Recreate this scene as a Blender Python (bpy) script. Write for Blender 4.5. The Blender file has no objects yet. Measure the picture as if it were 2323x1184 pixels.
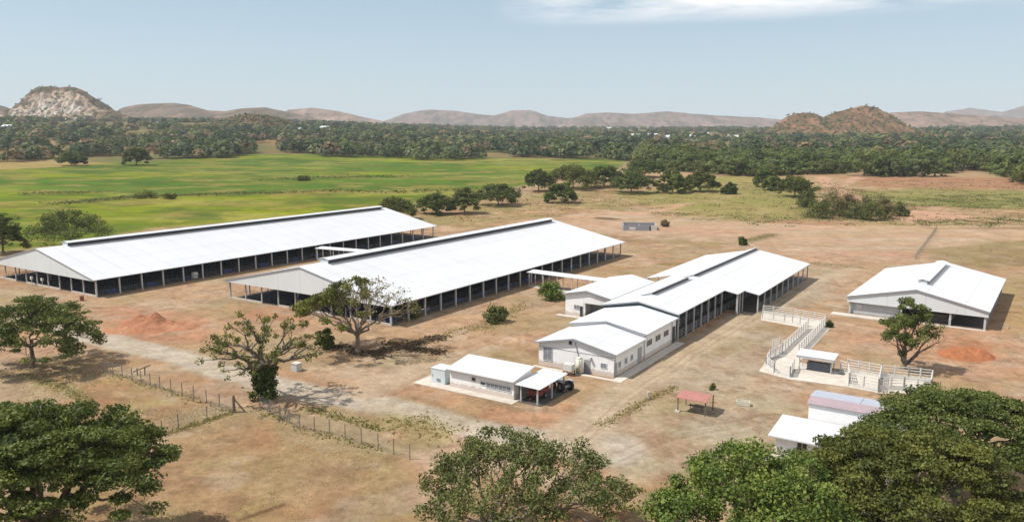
import bpy, bmesh, math, random
import numpy as np
from mathutils import Vector, Matrix

R = math.radians
sc = bpy.context.scene
COL = sc.collection
random.seed(7)
rng = np.random.default_rng(11)

# ------------------------------------------------------------------ survey camera
CX, CY, FPX, TH, PSI, CAMH = 1161.5, 592.0, 1780.0, 0.1613, 0.572, 36.0
CT, ST = math.cos(TH), math.sin(TH)
U = np.array([math.sin(PSI), math.cos(PSI)])
V = np.array([math.cos(PSI), -math.sin(PSI)])

def _hash(ix, iy, seed):
    n = (ix.astype(np.int64) * 374761393 + iy.astype(np.int64) * 668265263 + seed * 974711) & 0x7fffffff
    n = ((n ^ (n >> 13)) * 1274126177) & 0x7fffffff
    n = (n ^ (n >> 16)) & 0xffff
    return n / 65535.0

def vnoise(x, y, seed=0):
    x = np.asarray(x, float); y = np.asarray(y, float)
    ix = np.floor(x); iy = np.floor(y)
    fx = x - ix; fy = y - iy
    fx = fx * fx * (3 - 2 * fx); fy = fy * fy * (3 - 2 * fy)
    a = _hash(ix, iy, seed); b = _hash(ix + 1, iy, seed)
    c = _hash(ix, iy + 1, seed); d = _hash(ix + 1, iy + 1, seed)
    return (a + (b - a) * fx) * (1 - fy) + (c + (d - c) * fx) * fy

def fbm(x, y, seed=0, octv=4):
    s = 0.0; a = 0.5; t = 0.0
    for i in range(octv):
        s = s + a * vnoise(np.asarray(x) * 2 ** i + 17.3 * i, np.asarray(y) * 2 ** i - 9.1 * i, seed + i)
        t += a; a *= 0.5
    return s / t

def gz(x, y):
    """terrain height: flat farmyard, then a long gentle rise towards the hills"""
    x = np.asarray(x, float); y = np.asarray(y, float)
    r = np.hypot(x, y)
    t = np.clip(r - 290, 0, 3100)
    z = 0.0166 * (np.sqrt(t * t + 70.0 ** 2) - 70.0)
    w = np.clip((r - 380) / 700, 0, 1)
    k = np.clip((0.06 - np.arctan2(x, np.abs(y) + 1e-6)) / 0.42, 0, 1); k = k * k * (3 - 2 * k)
    m = np.clip((r - 950) / 1150, 0, 1); z = z + 30.0 * k * m * m * (3 - 2 * m)      # the plain swells towards the quarry side
    return z + w * 4.0 * (fbm(x / 260, y / 260, 5, 3) - 0.5)

def P(px, py, z=None):
    """photo pixel -> point where that sight line meets the terrain (or level z)"""
    dx = px - CX
    up = -FPX * ST - (py - CY) * CT
    fw = FPX * CT - (py - CY) * ST
    if z is not None:
        k = (z - CAMH) / up
        return np.array([dx * k, fw * k])
    return Pv(np.array([px]), np.array([py]))[0]

KS = 40.0 * 1.021 ** np.arange(262)
def Pv(px, py):
    """many sight lines at once"""
    px = np.asarray(px, float); py = np.asarray(py, float)
    dx = (px - CX)[:, None]; up = (-FPX * ST - (py - CY) * CT)[:, None]; fw = (FPX * CT - (py - CY) * ST)[:, None]
    k = KS[None, :] / fw
    hh = CAMH + up * k - gz(dx * k, fw * k)
    below = hh <= 0
    j = np.where(below.any(1), below.argmax(1), KS.size - 1); j = np.maximum(j, 1)
    lo = (KS[j - 1] / fw[:, 0]); hi = (KS[j] / fw[:, 0])
    for _ in range(18):
        m = (lo + hi) / 2
        pos = CAMH + up[:, 0] * m - gz(dx[:, 0] * m, fw[:, 0] * m) > 0
        lo = np.where(pos, m, lo); hi = np.where(pos, hi, m)
    return np.stack([dx[:, 0] * lo, fw[:, 0] * lo], 1)

def depth(xy, z=0.0):
    return xy[1] * CT - (z - CAMH) * ST

def proj(x, y, z):
    zz = np.asarray(z) - CAMH
    d = y * CT - zz * ST; up = y * ST + zz * CT
    return CX + FPX * x / d, CY - FPX * up / d

def zat(xy, py):
    lo, hi = -5.0, 400.0
    for _ in range(50):
        m = (lo + hi) / 2
        if proj(xy[0], xy[1], m)[1] > py: lo = m
        else: hi = m
    return lo

def lin(c):
    c = np.asarray(c, float) / 255.0
    return np.where(c <= 0.04045, c / 12.92, ((c + 0.055) / 1.055) ** 2.4)

ALB = 0.62
def alb(r, g, b): return lin((r, g, b)) * ALB

# ------------------------------------------------------------------ materials
MATS = {}
def new_mat(name):
    m = bpy.data.materials.new(name); m.use_nodes = True
    nt = m.node_tree
    bs = nt.nodes['Principled BSDF']
    MATS[name] = m
    return m, nt, bs

def N(nt, typ, **kw):
    n = nt.nodes.new(typ)
    for k, v in kw.items():
        if k in n.inputs.keys(): n.inputs[k].default_value = v
        else: setattr(n, k, v)
    return n

def mix(nt, fac, a, b, mode='MIX'):
    n = nt.nodes.new('ShaderNodeMix'); n.data_type = 'RGBA'; n.blend_type = mode
    for sock, val in ((n.inputs[0], fac), (n.inputs[6], a), (n.inputs[7], b)):
        if isinstance(val, bpy.types.NodeSocket): nt.links.new(val, sock)
        elif isinstance(val, (int, float)): sock.default_value = val
        else: sock.default_value = (*val[:3], 1)
    return n.outputs[2]

def noise(nt, scale, detail=4, rough=0.6, coord='Object', stretch=None):
    tc = nt.nodes.new('ShaderNodeTexCoord')
    src = tc.outputs[coord]
    if stretch:
        mp = nt.nodes.new('ShaderNodeMapping'); mp.inputs['Scale'].default_value = stretch
        nt.links.new(src, mp.inputs[0]); src = mp.outputs[0]
    n = N(nt, 'ShaderNodeTexNoise', Scale=scale, Detail=detail, Roughness=rough)
    nt.links.new(src, n.inputs['Vector'])
    return n.outputs['Fac']

def ramp(nt, fac, stops):
    n = nt.nodes.new('ShaderNodeValToRGB')
    el = n.color_ramp.elements
    while len(el) < len(stops): el.new(0.5)
    for e, (p, c) in zip(el, stops):
        e.position = p
        e.color = (*c, 1) if not isinstance(c, (int, float)) else (c, c, c, 1)
    nt.links.new(fac, n.inputs[0])
    return n.outputs[0]

def plain(name, c, rough=0.6, var=0.12, scale=1.5, metal=0.0, bump=0.0, dirt=None, dirt_amt=0.0):
    m, nt, bs = new_mat(name)
    c = np.asarray(c, float)
    f = noise(nt, scale, 5)
    col = ramp(nt, f, [(0.3, tuple(c * (1 - var))), (0.7, tuple(np.minimum(c * (1 + var), 0.9)))])
    if dirt is not None:
        f2 = noise(nt, scale * 0.35, 6, 0.7)
        k = ramp(nt, f2, [(0.5, 0.0), (0.75, dirt_amt)])
        col = mix(nt, k, col, dirt)
    nt.links.new(col, bs.inputs['Base Color'])
    bs.inputs['Roughness'].default_value = rough
    bs.inputs['Metallic'].default_value = metal
    if bump:
        b = N(nt, 'ShaderNodeBump', Strength=bump, Distance=0.05)
        nt.links.new(noise(nt, scale * 6, 3), b.inputs['Height']); nt.links.new(b.outputs[0], bs.inputs['Normal'])
    return m

def roof_mat(name, c, rib=2.2, dirt=(0.55, 0.5, 0.43), amt=0.22):
    """painted ribbed sheeting: ribs run down the slope (local x), sheets lap along local y"""
    m, nt, bs = new_mat(name)
    c = np.asarray(c)
    f = noise(nt, 0.12, 5)
    col = ramp(nt, f, [(0.35, tuple(c * 0.94)), (0.65, tuple(c))])
    st = noise(nt, 0.5, 4, 0.6, stretch=(0.12, 1.6, 0.12))
    k = ramp(nt, st, [(0.45, 0.0), (0.75, amt)])
    col = mix(nt, k, col, dirt)
    tc = nt.nodes.new('ShaderNodeTexCoord')
    for ax, scl, dk in (('Y', .058, .89), ('X', .047, .92)):
        wv = N(nt, 'ShaderNodeTexWave', Scale=scl); wv.bands_direction = ax; nt.links.new(tc.outputs['Object'], wv.inputs['Vector'])
        col = mix(nt, 1.0, col, ramp(nt, wv.outputs['Fac'], [(0.985, 1.0), (1.0, dk)]), 'MULTIPLY')
    nt.links.new(col, bs.inputs['Base Color'])
    bs.inputs['Roughness'].default_value = 0.45
    w = N(nt, 'ShaderNodeTexWave', Scale=rib); w.bands_direction = 'Y'
    nt.links.new(tc.outputs['Object'], w.inputs['Vector'])
    b = N(nt, 'ShaderNodeBump', Strength=0.25, Distance=0.04)
    nt.links.new(w.outputs['Fac'], b.inputs['Height']); nt.links.new(b.outputs[0], bs.inputs['Normal'])
    return m

M_ROOF = roof_mat('white_roof_sheet', (0.60, 0.61, 0.615), amt=0.30)
M_ROOFC = roof_mat('cool_white_roof_sheet', (0.64, 0.69, 0.70), amt=0.2)
M_GABLE = roof_mat('gable_sheet', (0.655, 0.69, 0.69), amt=0.16)
M_TRIM = plain('grey_trim', (0.30, 0.31, 0.33), 0.5)
M_DARK = plain('dark_vent', (0.035, 0.04, 0.045), 0.6, bump=0.3, scale=8)
M_TEAL = plain('dark_teal_sheet', (0.07, 0.11, 0.115), 0.5)
M_POST = plain('galvanised_post', (0.46, 0.46, 0.45), 0.5, scale=4)
M_CONC = plain('pale_concrete', (0.52, 0.47, 0.40), 0.85, 0.14, 0.9, bump=0.2, dirt=(0.42, 0.30, 0.2), dirt_amt=0.5)
M_FLOOR = plain('barn_floor', (0.085, 0.072, 0.06), 0.9, 0.25, 0.5, dirt=(0.05, 0.035, 0.025), dirt_amt=0.7)  # shade under the roofs is put into this very dark floor colour
M_RAIL = plain('stall_pipe', (0.10, 0.115, 0.14), 0.45, scale=3)
M_BLUE = plain('blue_plastic', (0.03, 0.06, 0.22), 0.4)
M_WALL = plain('white_render', (0.82, 0.82, 0.80), 0.75, 0.05, 1.2, dirt=(0.5, 0.42, 0.34), dirt_amt=0.35)
nt = M_WALL.node_tree; bs = nt.nodes['Principled BSDF']; src = bs.inputs['Base Color'].links[0].from_socket
tcw = nt.nodes.new('ShaderNodeTexCoord'); spw = nt.nodes.new('ShaderNodeSeparateXYZ'); nt.links.new(tcw.outputs['Object'], spw.inputs[0])
ad = nt.nodes.new('ShaderNodeMath'); ad.operation = 'MULTIPLY_ADD'; nt.links.new(noise(nt, 1.6, 4, .7), ad.inputs[0]); ad.inputs[1].default_value = -1.3; nt.links.new(spw.outputs[2], ad.inputs[2])
nt.links.new(mix(nt, ramp(nt, ad.outputs[0], [(0.0, .55), (0.25, 0.0)]), src, (0.42, 0.28, 0.18)), bs.inputs['Base Color'])
M_WALLG = plain('grey_render', (0.47, 0.47, 0.46), 0.8, 0.08, 1.5)
M_GLASS = plain('window_glass', (0.03, 0.035, 0.04), 0.12, 0.2)
M_GLASSG = plain('pale_window_glass', (0.22, 0.24, 0.27), 0.2, 0.2)
M_FRAME = plain('window_frame', (0.6, 0.6, 0.58), 0.5)
M_DOOR = plain('grey_door', (0.33, 0.33, 0.33), 0.5)
M_TANK = plain('tank_paint', (0.62, 0.62, 0.58), 0.35, 0.06)
M_BOX = plain('pale_blue_grey_box', (0.58, 0.64, 0.65), 0.5, 0.06, 1.0)
M_YARD = plain('yard_rail_white', (0.62, 0.60, 0.55), 0.6, 0.12, 2, dirt=(0.4, 0.3, 0.2), dirt_amt=0.4)
M_RED = plain('red_roof_sheet', (0.35, 0.15, 0.12), 0.6, 0.12, 1.5)
M_MAUVE = plain('mauve_roof_sheet', (0.33, 0.255, 0.27), 0.6, 0.1)
M_LILAC = plain('lilac_grey_roof', (0.36, 0.38, 0.43), 0.5, 0.1)
M_BLOCK = plain('grey_block_wall', (0.30, 0.30, 0.32), 0.85, 0.2, 2.0)
M_WOOD = plain('weathered_wood', (0.17, 0.13, 0.10), 0.85, 0.3, 4)
M_RUST = plain('rusty_iron', (0.20, 0.075, 0.035), 0.8, 0.3, 4)
M_TYRE = plain('tyre_rubber', (0.02, 0.02, 0.02), 0.9)
M_TRACT = plain('faded_grey_paint', (0.34, 0.35, 0.35), 0.5, 0.2, 6)
M_REDIN = plain('dull_red_paint', (0.22, 0.05, 0.045), 0.6, 0.2, 4)
M_BARK = plain('bark', (0.135, 0.105, 0.08), 0.95, 0.35, 3, bump=0.6)
M_BARKL = plain('pale_bark', (0.19, 0.15, 0.115), 0.95, 0.3, 3, bump=0.6)
M_WIRE = plain('fence_wire', (0.36, 0.33, 0.30), 0.6)
M_CREAM = plain('cream_paint', (0.66, 0.62, 0.5), 0.6)

def leaf_mat(name, dark, mid, light):
    m, nt, bs = new_mat(name)
    at = nt.nodes.new('ShaderNodeAttribute'); at.attribute_name = 'tint'
    col = ramp(nt, at.outputs['Fac'], [(0.0, dark), (0.5, mid), (1.0, light)])
    nt.links.new(col, bs.inputs['Base Color'])
    bs.inputs['Roughness'].default_value = 0.6
    bs.inputs['Specular IOR Level'].default_value = 0.25
    tr = nt.nodes.new('ShaderNodeBsdfTranslucent')
    c2 = mix(nt, 1.0, col, (1.3, 1.4, 0.7), 'MULTIPLY')
    nt.links.new(c2, tr.inputs['Color'])
    ms = nt.nodes.new('ShaderNodeMixShader'); ms.inputs[0].default_value = 0.22
    out = nt.nodes['Material Output']
    nt.links.new(bs.outputs[0], ms.inputs[1]); nt.links.new(tr.outputs[0], ms.inputs[2])
    nt.links.new(ms.outputs[0], out.inputs['Surface'])
    return m

L_RAIN = leaf_mat('leaf_rain_tree', (0.028, 0.044, 0.011), (0.088, 0.112, 0.023), (0.165, 0.185, 0.042))
L_OLIVE = leaf_mat('leaf_olive', (0.046, 0.060, 0.016), (0.105, 0.126, 0.033), (0.20, 0.195, 0.062))
L_OLIVE2 = leaf_mat('leaf_deep_olive', (0.042, 0.055, 0.013), (0.108, 0.120, 0.022), (0.19, 0.188, 0.040))
L_BRIGHT = leaf_mat('leaf_bright', (0.050, 0.082, 0.016), (0.115, 0.165, 0.028), (0.215, 0.250, 0.052))
L_DRY = leaf_mat('leaf_dry', (0.10, 0.085, 0.035), (0.16, 0.14, 0.055), (0.24, 0.19, 0.085))
L_BROWN = leaf_mat('leaf_brown', (0.12, 0.085, 0.045), (0.19, 0.13, 0.065), (0.25, 0.18, 0.09))
L_FAR = leaf_mat('leaf_far_wood', (0.028, 0.045, 0.014), (0.070, 0.095, 0.026), (0.150, 0.165, 0.050))
L_FARG = leaf_mat('leaf_far_green', (0.046, 0.072, 0.016), (0.118, 0.150, 0.030), (0.215, 0.235, 0.056))
L_STRAW = leaf_mat('dry_grass_blade', (0.34, 0.25, 0.135), (0.45, 0.345, 0.19), (0.54, 0.43, 0.25))
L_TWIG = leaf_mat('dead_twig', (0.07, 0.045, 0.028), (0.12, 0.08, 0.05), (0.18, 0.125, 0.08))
L_WEED = leaf_mat('weed_blade', (0.15, 0.135, 0.045), (0.25, 0.215, 0.08), (0.36, 0.30, 0.125))

# ------------------------------------------------------------------ mesh helpers
def mesh_np(name, verts, quads, mat, tint=None, parent=None, col=None, tris=None, smooth=False):
    me = bpy.data.meshes.new(name)
    verts = np.asarray(verts, np.float32)
    nq = 0 if quads is None else len(quads); nt_ = 0 if tris is None else len(tris)
    me.vertices.add(len(verts)); me.vertices.foreach_set('co', verts.ravel())
    loops = []
    if nq: loops.append(np.asarray(quads, np.int32).ravel())
    if nt_: loops.append(np.asarray(tris, np.int32).ravel())
    loops = np.concatenate(loops)
    me.loops.add(len(loops)); me.loops.foreach_set('vertex_index', loops)
    starts = np.concatenate([np.arange(nq) * 4, nq * 4 + np.arange(nt_) * 3]).astype(np.int32)
    me.polygons.add(nq + nt_); me.polygons.foreach_set('loop_start', starts)
    if tint is not None:
        a = me.attributes.new('tint', 'FLOAT', 'FACE'); a.data.foreach_set('value', np.asarray(tint, np.float32))
    if col is not None:
        a = me.attributes.new('soil', 'FLOAT_COLOR', 'POINT')
        a.data.foreach_set('color', np.concatenate([col, np.ones((len(col), 1))], 1).astype(np.float32).ravel())
    me.update(calc_edges=True)
    me.polygons.foreach_set('use_smooth', [bool(smooth)] * (nq + nt_))
    if mat: me.materials.append(mat)
    o = bpy.data.objects.new(name, me); COL.objects.link(o)
    if parent: o.parent = parent
    return o

class MB:
    """collects simple solids into one mesh"""
    def __init__(s): s.v = []; s.f = []
    def add(s, vs, fs):
        n = len(s.v); s.v += [tuple(map(float, v)) for v in vs]; s.f += [tuple(i + n for i in f) for f in fs]; return s
    def box(s, x0, x1, y0, y1, z0, z1):
        return s.add([(x0, y0, z0), (x1, y0, z0), (x1, y1, z0), (x0, y1, z0), (x0, y0, z1), (x1, y0, z1), (x1, y1, z1), (x0, y1, z1)],
                     [(3, 2, 1, 0), (4, 5, 6, 7), (0, 1, 5, 4), (1, 2, 6, 5), (2, 3, 7, 6), (3, 0, 4, 7)])
    def bar(s, a, b, r, n=4, r2=None):
        a = Vector(a); b = Vector(b); d = (b - a)
        if d.length < 1e-6: return s
        d.normalize(); up = Vector((0, 0, 1)) if abs(d.z) < 0.9 else Vector((1, 0, 0))
        x = d.cross(up).normalized(); y = d.cross(x).normalized(); r2 = r if r2 is None else r2
        vs = []
        for c, rr in ((a, r), (b, r2)):
            for i in range(n):
                t = 2 * math.pi * (i + .5) / n
                vs.append(c + x * math.cos(t) * rr + y * math.sin(t) * rr)
        fs = [(i, (i + 1) % n, n + (i + 1) % n, n + i) for i in range(n)]
        fs += [tuple(range(n - 1, -1, -1)), tuple(range(n, 2 * n))]
        return s.add(vs, fs)
    def slab(s, pts, th):
        """thick sheet: pts top polygon, th thickness straight down"""
        n = len(pts); lo = [(p[0], p[1], p[2] - th) for p in pts]
        fs = [tuple(range(n)), tuple(range(2 * n - 1, n - 1, -1))]
        fs += [(i, n + i, n + (i + 1) % n, (i + 1) % n) for i in range(n)]
        return s.add(list(pts) + lo, fs)
    def prism_y(s, prof, y0, y1):
        n = len(prof)
        vs = [(p[0], y0, p[1]) for p in prof] + [(p[0], y1, p[1]) for p in prof]
        fs = [tuple(range(n)), tuple(range(2 * n - 1, n - 1, -1))]
        fs += [(i, n + i, n + (i + 1) % n, (i + 1) % n) for i in range(n)]
        return s.add(vs, fs)
    def prism_x(s, prof, x0, x1):
        n = len(prof)
        vs = [(x0, p[0], p[1]) for p in prof] + [(x1, p[0], p[1]) for p in prof]
        fs = [tuple(range(n)), tuple(range(2 * n - 1, n - 1, -1))]
        fs += [(i, n + i, n + (i + 1) % n, (i + 1) % n) for i in range(n)]
        return s.add(vs, fs)
    def build(s, name, mat, parent=None, smooth=False):
        me = bpy.data.meshes.new(name); me.from_pydata(s.v, [], s.f)
        bm = bmesh.new(); bm.from_mesh(me); bmesh.ops.recalc_face_normals(bm, faces=bm.faces); bm.to_mesh(me); bm.free()
        if smooth: me.polygons.foreach_set('use_smooth', [True] * len(me.polygons))
        me.materials.append(mat)
        o = bpy.data.objects.new(name, me); COL.objects.link(o)
        if parent: o.parent = parent
        return o

def tag(o, label=None, cat=None, group=None, kind=None):
    if label: o['label'] = label
    if cat: o['category'] = cat
    if group: o['group'] = group
    if kind: o['kind'] = kind
    return o

def thing(name, label, cat, xy, rz=0.0, group=None, z=None):
    o = bpy.data.objects.new(name, None); o.empty_display_size = 0.5; COL.objects.link(o)
    o.location = (float(xy[0]), float(xy[1]), float(gz(xy[0], xy[1])) if z is None else z)
    o.rotation_euler = (0, 0, rz)
    return tag(o, label, cat, group)

def inst(name, src, parent, loc=(0, 0, 0), rz=0.0):
    o = bpy.data.objects.new(name, src.data); COL.objects.link(o); o.parent = parent
    o.location = loc; o.rotation_euler = (0, 0, rz)
    return o

# ------------------------------------------------------------------ ground
az_in = np.radians(np.arange(-41, 41.001, 0.11))
az_out = np.radians(np.concatenate([np.arange(41.6, 60, 0.8), np.arange(60, 180, 5.0)]))
AZ = np.concatenate([-az_out[::-1], az_in, az_out])
RR = [4.0]
while RR[-1] < 55: RR.append(RR[-1] * 1.06)
while RR[-1] < 520: RR.append(RR[-1] * 1.0042)
while RR[-1] < 1500: RR.append(RR[-1] * 1.0075)
while RR[-1] < 9000: RR.append(RR[-1] * 1.022)
RR = np.array(RR)
nA, nR = len(AZ), len(RR)
gx = (RR[:, None] * np.sin(AZ)[None, :]).ravel(); gy = (RR[:, None] * np.cos(AZ)[None, :]).ravel()
gzz = gz(gx, gy)
wx = gx + 5 * (fbm(gx / 9, gy / 9, 31, 4) - .5) ; wy = gy + 5 * (fbm(gx / 9, gy / 9, 61, 4) - .5)
rad = np.hypot(gx, gy)
lx = gx + 1.3 * (fbm(gx / 5, gy / 5, 131, 4) - .5); ly = gy + 1.3 * (fbm(gx / 5, gy / 5, 161, 4) - .5)

def world_poly(pts):
    return Pv([p[0] for p in pts], [p[1] for p in pts])

def seg_dist(x, y, a, b):
    d = b - a; L = d @ d + 1e-9
    t = np.clip(((x - a[0]) * d[0] + (y - a[1]) * d[1]) / L, 0, 1)
    return np.hypot(x - a[0] - t * d[0], y - a[1] - t * d[1]), t

def poly_mask(pts, soft):
    q = world_poly(pts)
    m = np.zeros(len(gx))
    pad = soft * 2 + 6
    sel = np.where((wx > q[:, 0].min() - pad) & (wx < q[:, 0].max() + pad) & (wy > q[:, 1].min() - pad) & (wy < q[:, 1].max() + pad))[0]
    x, y = wx[sel], wy[sel]
    ins = np.zeros(len(sel), bool); dist = np.full(len(sel), 1e9)
    for i in range(len(q)):
        a, b = q[i], q[(i + 1) % len(q)]
        c = ((a[1] > y) != (b[1] > y)) & (x < (b[0] - a[0]) * (y - a[1]) / (b[1] - a[1] + 1e-12) + a[0])
        ins ^= c
        dist = np.minimum(dist, seg_dist(x, y, a, b)[0])
    sd = np.where(ins, dist, -dist)
    m[sel] = np.clip(0.5 + sd / soft, 0, 1)
    return m * m * (3 - 2 * m)

def line_mask(pts, w, soft):
    q = world_poly(pts)
    ws = w if isinstance(w, (list, tuple)) else [w] * len(q)
    m = np.zeros(len(gx)); pad = max(ws) + soft * 2 + 5
    sel = np.where((lx > q[:, 0].min() - pad) & (lx < q[:, 0].max() + pad) & (ly > q[:, 1].min() - pad) & (ly < q[:, 1].max() + pad))[0]
    x, y = lx[sel], ly[sel]; best = np.full(len(sel), -1e9)
    for i in range(len(q) - 1):
        d, t = seg_dist(x, y, q[i], q[i + 1])
        best = np.maximum(best, (ws[i] + (ws[i + 1] - ws[i]) * t) / 2 - d)
    k = np.clip(0.5 + best / soft, 0, 1)
    m[sel] = k * k * (3 - 2 * k)
    return m

def n01(scale, seed, lo=.35, hi=.65, sx=1.0, sy=1.0, o=4):
    return np.clip((fbm(gx * sx / scale, gy * sy / scale, seed, o) - lo) / (hi - lo), 0, 1)

def lay(m, c, amt=1.0):
    global gcol
    k = (m * amt)[:, None]
    gcol = gcol * (1 - k) + np.asarray(c)[None, :] * k

TAN = alb(206, 172, 134); DRY = alb(196, 166, 120); REDD = alb(206, 154, 114); ORNG = alb(205, 130, 88)
GREY = alb(208, 199, 180); PALE = alb(214, 196, 168); OLIVE = alb(176, 160, 96); GRN = alb(92, 132, 28); LIME = alb(158, 164, 24)
YEL = alb(182, 174, 96); DKB = alb(150, 112, 76); DKG = alb(92, 110, 44)
gcol = np.repeat(TAN[None, :], len(gx), 0)
lay(n01(26, 1), DRY, .8); lay(n01(14, 2, .5, .7), REDD, .75); lay(n01(40, 3, .5, .72), ORNG, .25); lay(n01(9, 4, .55, .75), PALE, .6)
# far plain: olive woodland floor with dry clearings
far = np.clip((rad - 620) / 320, 0, 1)
lay(far, alb(140, 128, 80)); lay(far * n01(170, 6, .50, .7, 1, .5), alb(170, 140, 102), .9); lay(far * n01(120, 7, .5, .7, 1, .5), alb(104, 116, 58), .8)
# dry pasture behind the sheds
m = poly_mask([(900, 470), (1180, 440), (1400, 395), (1700, 392), (2323, 400), (2400, 560), (2000, 545), (1500, 500), (1180, 520), (1000, 515)], 12)
lay(m, alb(196, 164, 112), .8); lay(m * n01(22, 8, .48, .68, .6, 1.3), OLIVE, .7); lay(m * n01(16, 9, .5, .7, .5, 1.2), alb(190, 140, 104), .6)
# green field
m = poly_mask([(-900, 384), (-200, 372), (300, 368), (560, 352), (720, 350), (1150, 360), (1420, 363), (1395, 385), (1270, 398), (1200, 420), (1100, 432), (960, 455), (860, 480), (560, 500), (330, 520), (100, 560), (-200, 590), (-900, 600)], 16)
GREENM = m.copy()
lay(m, GRN); near = np.clip((470 - rad) / 150, 0, 1)
lay(m * near, LIME, 1.0); lay(m * n01(70, 10, .46, .64, .6, 1.2), LIME, .65); lay(m * n01(40, 11, .52, .68, .6, 1.3), YEL, .55)
lay(m * n01(50, 12, .50, .66, .6, 1.3), alb(78, 118, 28), .75); lay(m * n01(14, 13, .52, .68, .6, 1.4), alb(108, 118, 44), .7)
lay(m * n01(24, 54, .52, .64, .9, 1.0), alb(72, 104, 30), .6); lay(m * n01(17, 55, .56, .68, .8, 1.1), alb(172, 152, 84), .6); lay(m * n01(7, 56, .54, .68), alb(120, 126, 44), .5)
lay(line_mask([(-50, 475), (100, 466), (200, 456), (330, 447), (480, 440), (640, 438)], 10, 10), alb(128, 124, 52), .55)
lay(line_mask([(560, 405), (700, 400), (860, 398), (1000, 405), (1160, 410)], 26, 26) * n01(20, 14, .4, .6), alb(150, 142, 66), .7)
lay(line_mask([(640, 438), (760, 432), (900, 436), (1100, 430)], 22, 20) * n01(14, 15, .4, .6), alb(168, 150, 84), .8)
lay(poly_mask([(-100, 365), (160, 362), (240, 372), (120, 380), (-100, 388)], 20), alb(186, 160, 104), .8)
# yellow-green meadow right of centre
m = poly_mask([(1430, 445), (1560, 425), (1640, 402), (1740, 402), (1800, 425), (1840, 480), (1820, 500), (1560, 490), (1480, 470)], 12)
lay(m, alb(178, 160, 92), .8); lay(m * n01(20, 16, .48, .66), alb(152, 148, 60), .7); lay(m * n01(9, 46, .5, .66), alb(192, 152, 104), .6)
m = poly_mask([(1940, 440), (2100, 428), (2400, 436), (2400, 480), (2150, 470), (2000, 458)], 9)
lay(m, alb(150, 148, 66), .8); lay(line_mask([(2000, 452), (2140, 460), (2400, 458)], 16, 10), alb(108, 118, 48), .75)
lay(poly_mask([(1900, 402), (2400, 404), (2400, 432), (2080, 430), (1960, 424)], 9), alb(188, 138, 98), .8)
lay(poly_mask([(2060, 476), (2190, 484), (2210, 498), (2060, 506), (2040, 494)], 5), alb(222, 176, 140), .9)
lay(line_mask([(1865, 402), (1890, 425), (1930, 410), (1960, 398)], 9, 6), alb(226, 180, 146), .9)
lay(line_mask([(1885, 420), (1925, 445), (1950, 470)], 8, 6), alb(222, 178, 142), .8)
lay(line_mask([(2040, 512), (2200, 520), (2400, 514)], 9, 6) * n01(8, 44, .4, .6), alb(150, 118, 70), .7)
# graded earth beyond the milking block
m = poly_mask([(1180, 500), (1420, 470), (1560, 480), (1700, 505), (2060, 520), (2400, 520), (2400, 560), (2080, 590), (1850, 600), (1640, 545), (1440, 545), (1330, 520)], 8)
lay(m, alb(214, 180, 146), .75); lay(m * n01(13, 17, .48, .68, .35, 1.6), alb(216, 164, 132), .7); lay(m * n01(10, 18, .55, .72, .4, 1.5), PALE, .7)
lay(line_mask([(1600, 505), (1900, 515), (2400, 512)], 7, 5), alb(220, 184, 152), .7)
lay(line_mask([(1500, 600), (1850, 598), (1940, 606)], 5, 4) * n01(9, 19, .3, .6), alb(150, 126, 70), .8)
lay(line_mask([(1690, 548), (1720, 540), (1752, 532)], 5, 4), alb(120, 116, 56), .85)
lay(poly_mask([(2100, 565), (2323, 545), (2400, 560), (2400, 600), (2200, 610), (2110, 590)], 5), alb(152, 138, 80), .7)
lay(poly_mask([(2270, 640), (2400, 620), (2400, 770), (2290, 780), (2260, 740)], 5), alb(186, 160, 96), .7)
lay(line_mask([(1365, 495), (1388, 497)], 7, 4), alb(96, 72, 50), .85)
# yards and red earth near the buildings
lay(poly_mask([(215, 680), (520, 640), (900, 745), (1230, 640), (1290, 680), (1220, 790), (1000, 800), (700, 790), (440, 770), (230, 770)], 6), alb(208, 170, 130), .7)
lay(poly_mask([(230, 700), (330, 690), (470, 720), (480, 765), (330, 775), (215, 765)], 5), alb(212, 150, 112), .75)
lay(poly_mask([(520, 690), (680, 700), (700, 730), (540, 720)], 4), alb(206, 140, 100), .6)
lay(poly_mask([(860, 885), (970, 880), (1170, 922), (1290, 915), (1340, 900), (1330, 945), (1200, 962), (1000, 930)], 3.5), alb(210, 158, 116), .85)
lay(poly_mask([(1270, 850), (1400, 870), (1330, 930), (1290, 905)], 3), alb(210, 168, 132), .8)
lay(poly_mask([(1890, 740), (2300, 745), (2380, 860), (2120, 870), (1920, 820)], 6), alb(212, 162, 122), .7)
lay(poly_mask([(2110, 785), (2200, 768), (2270, 795), (2240, 822), (2130, 815)], 4), alb(206, 134, 86), .8)
lay(line_mask([(960, 770), (880, 795), (760, 780)], 5, 4) * n01(3, 20, .4, .6), alb(140, 98, 66), .7)
lay(line_mask([(1000, 765), (1050, 748), (1110, 742), (1180, 700)], 3.5, 3) * n01(4, 21, .3, .6), alb(160, 138, 84), .75)
lay(line_mask([(1120, 790), (1190, 795), (1215, 800)], 3, 2.5) * n01(3, 22, .3, .6), alb(160, 128, 80), .7)
lay(line_mask([(1140, 765), (1190, 775), (1215, 780)], 1.4, 1.2), alb(222, 190, 160), .8)
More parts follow.
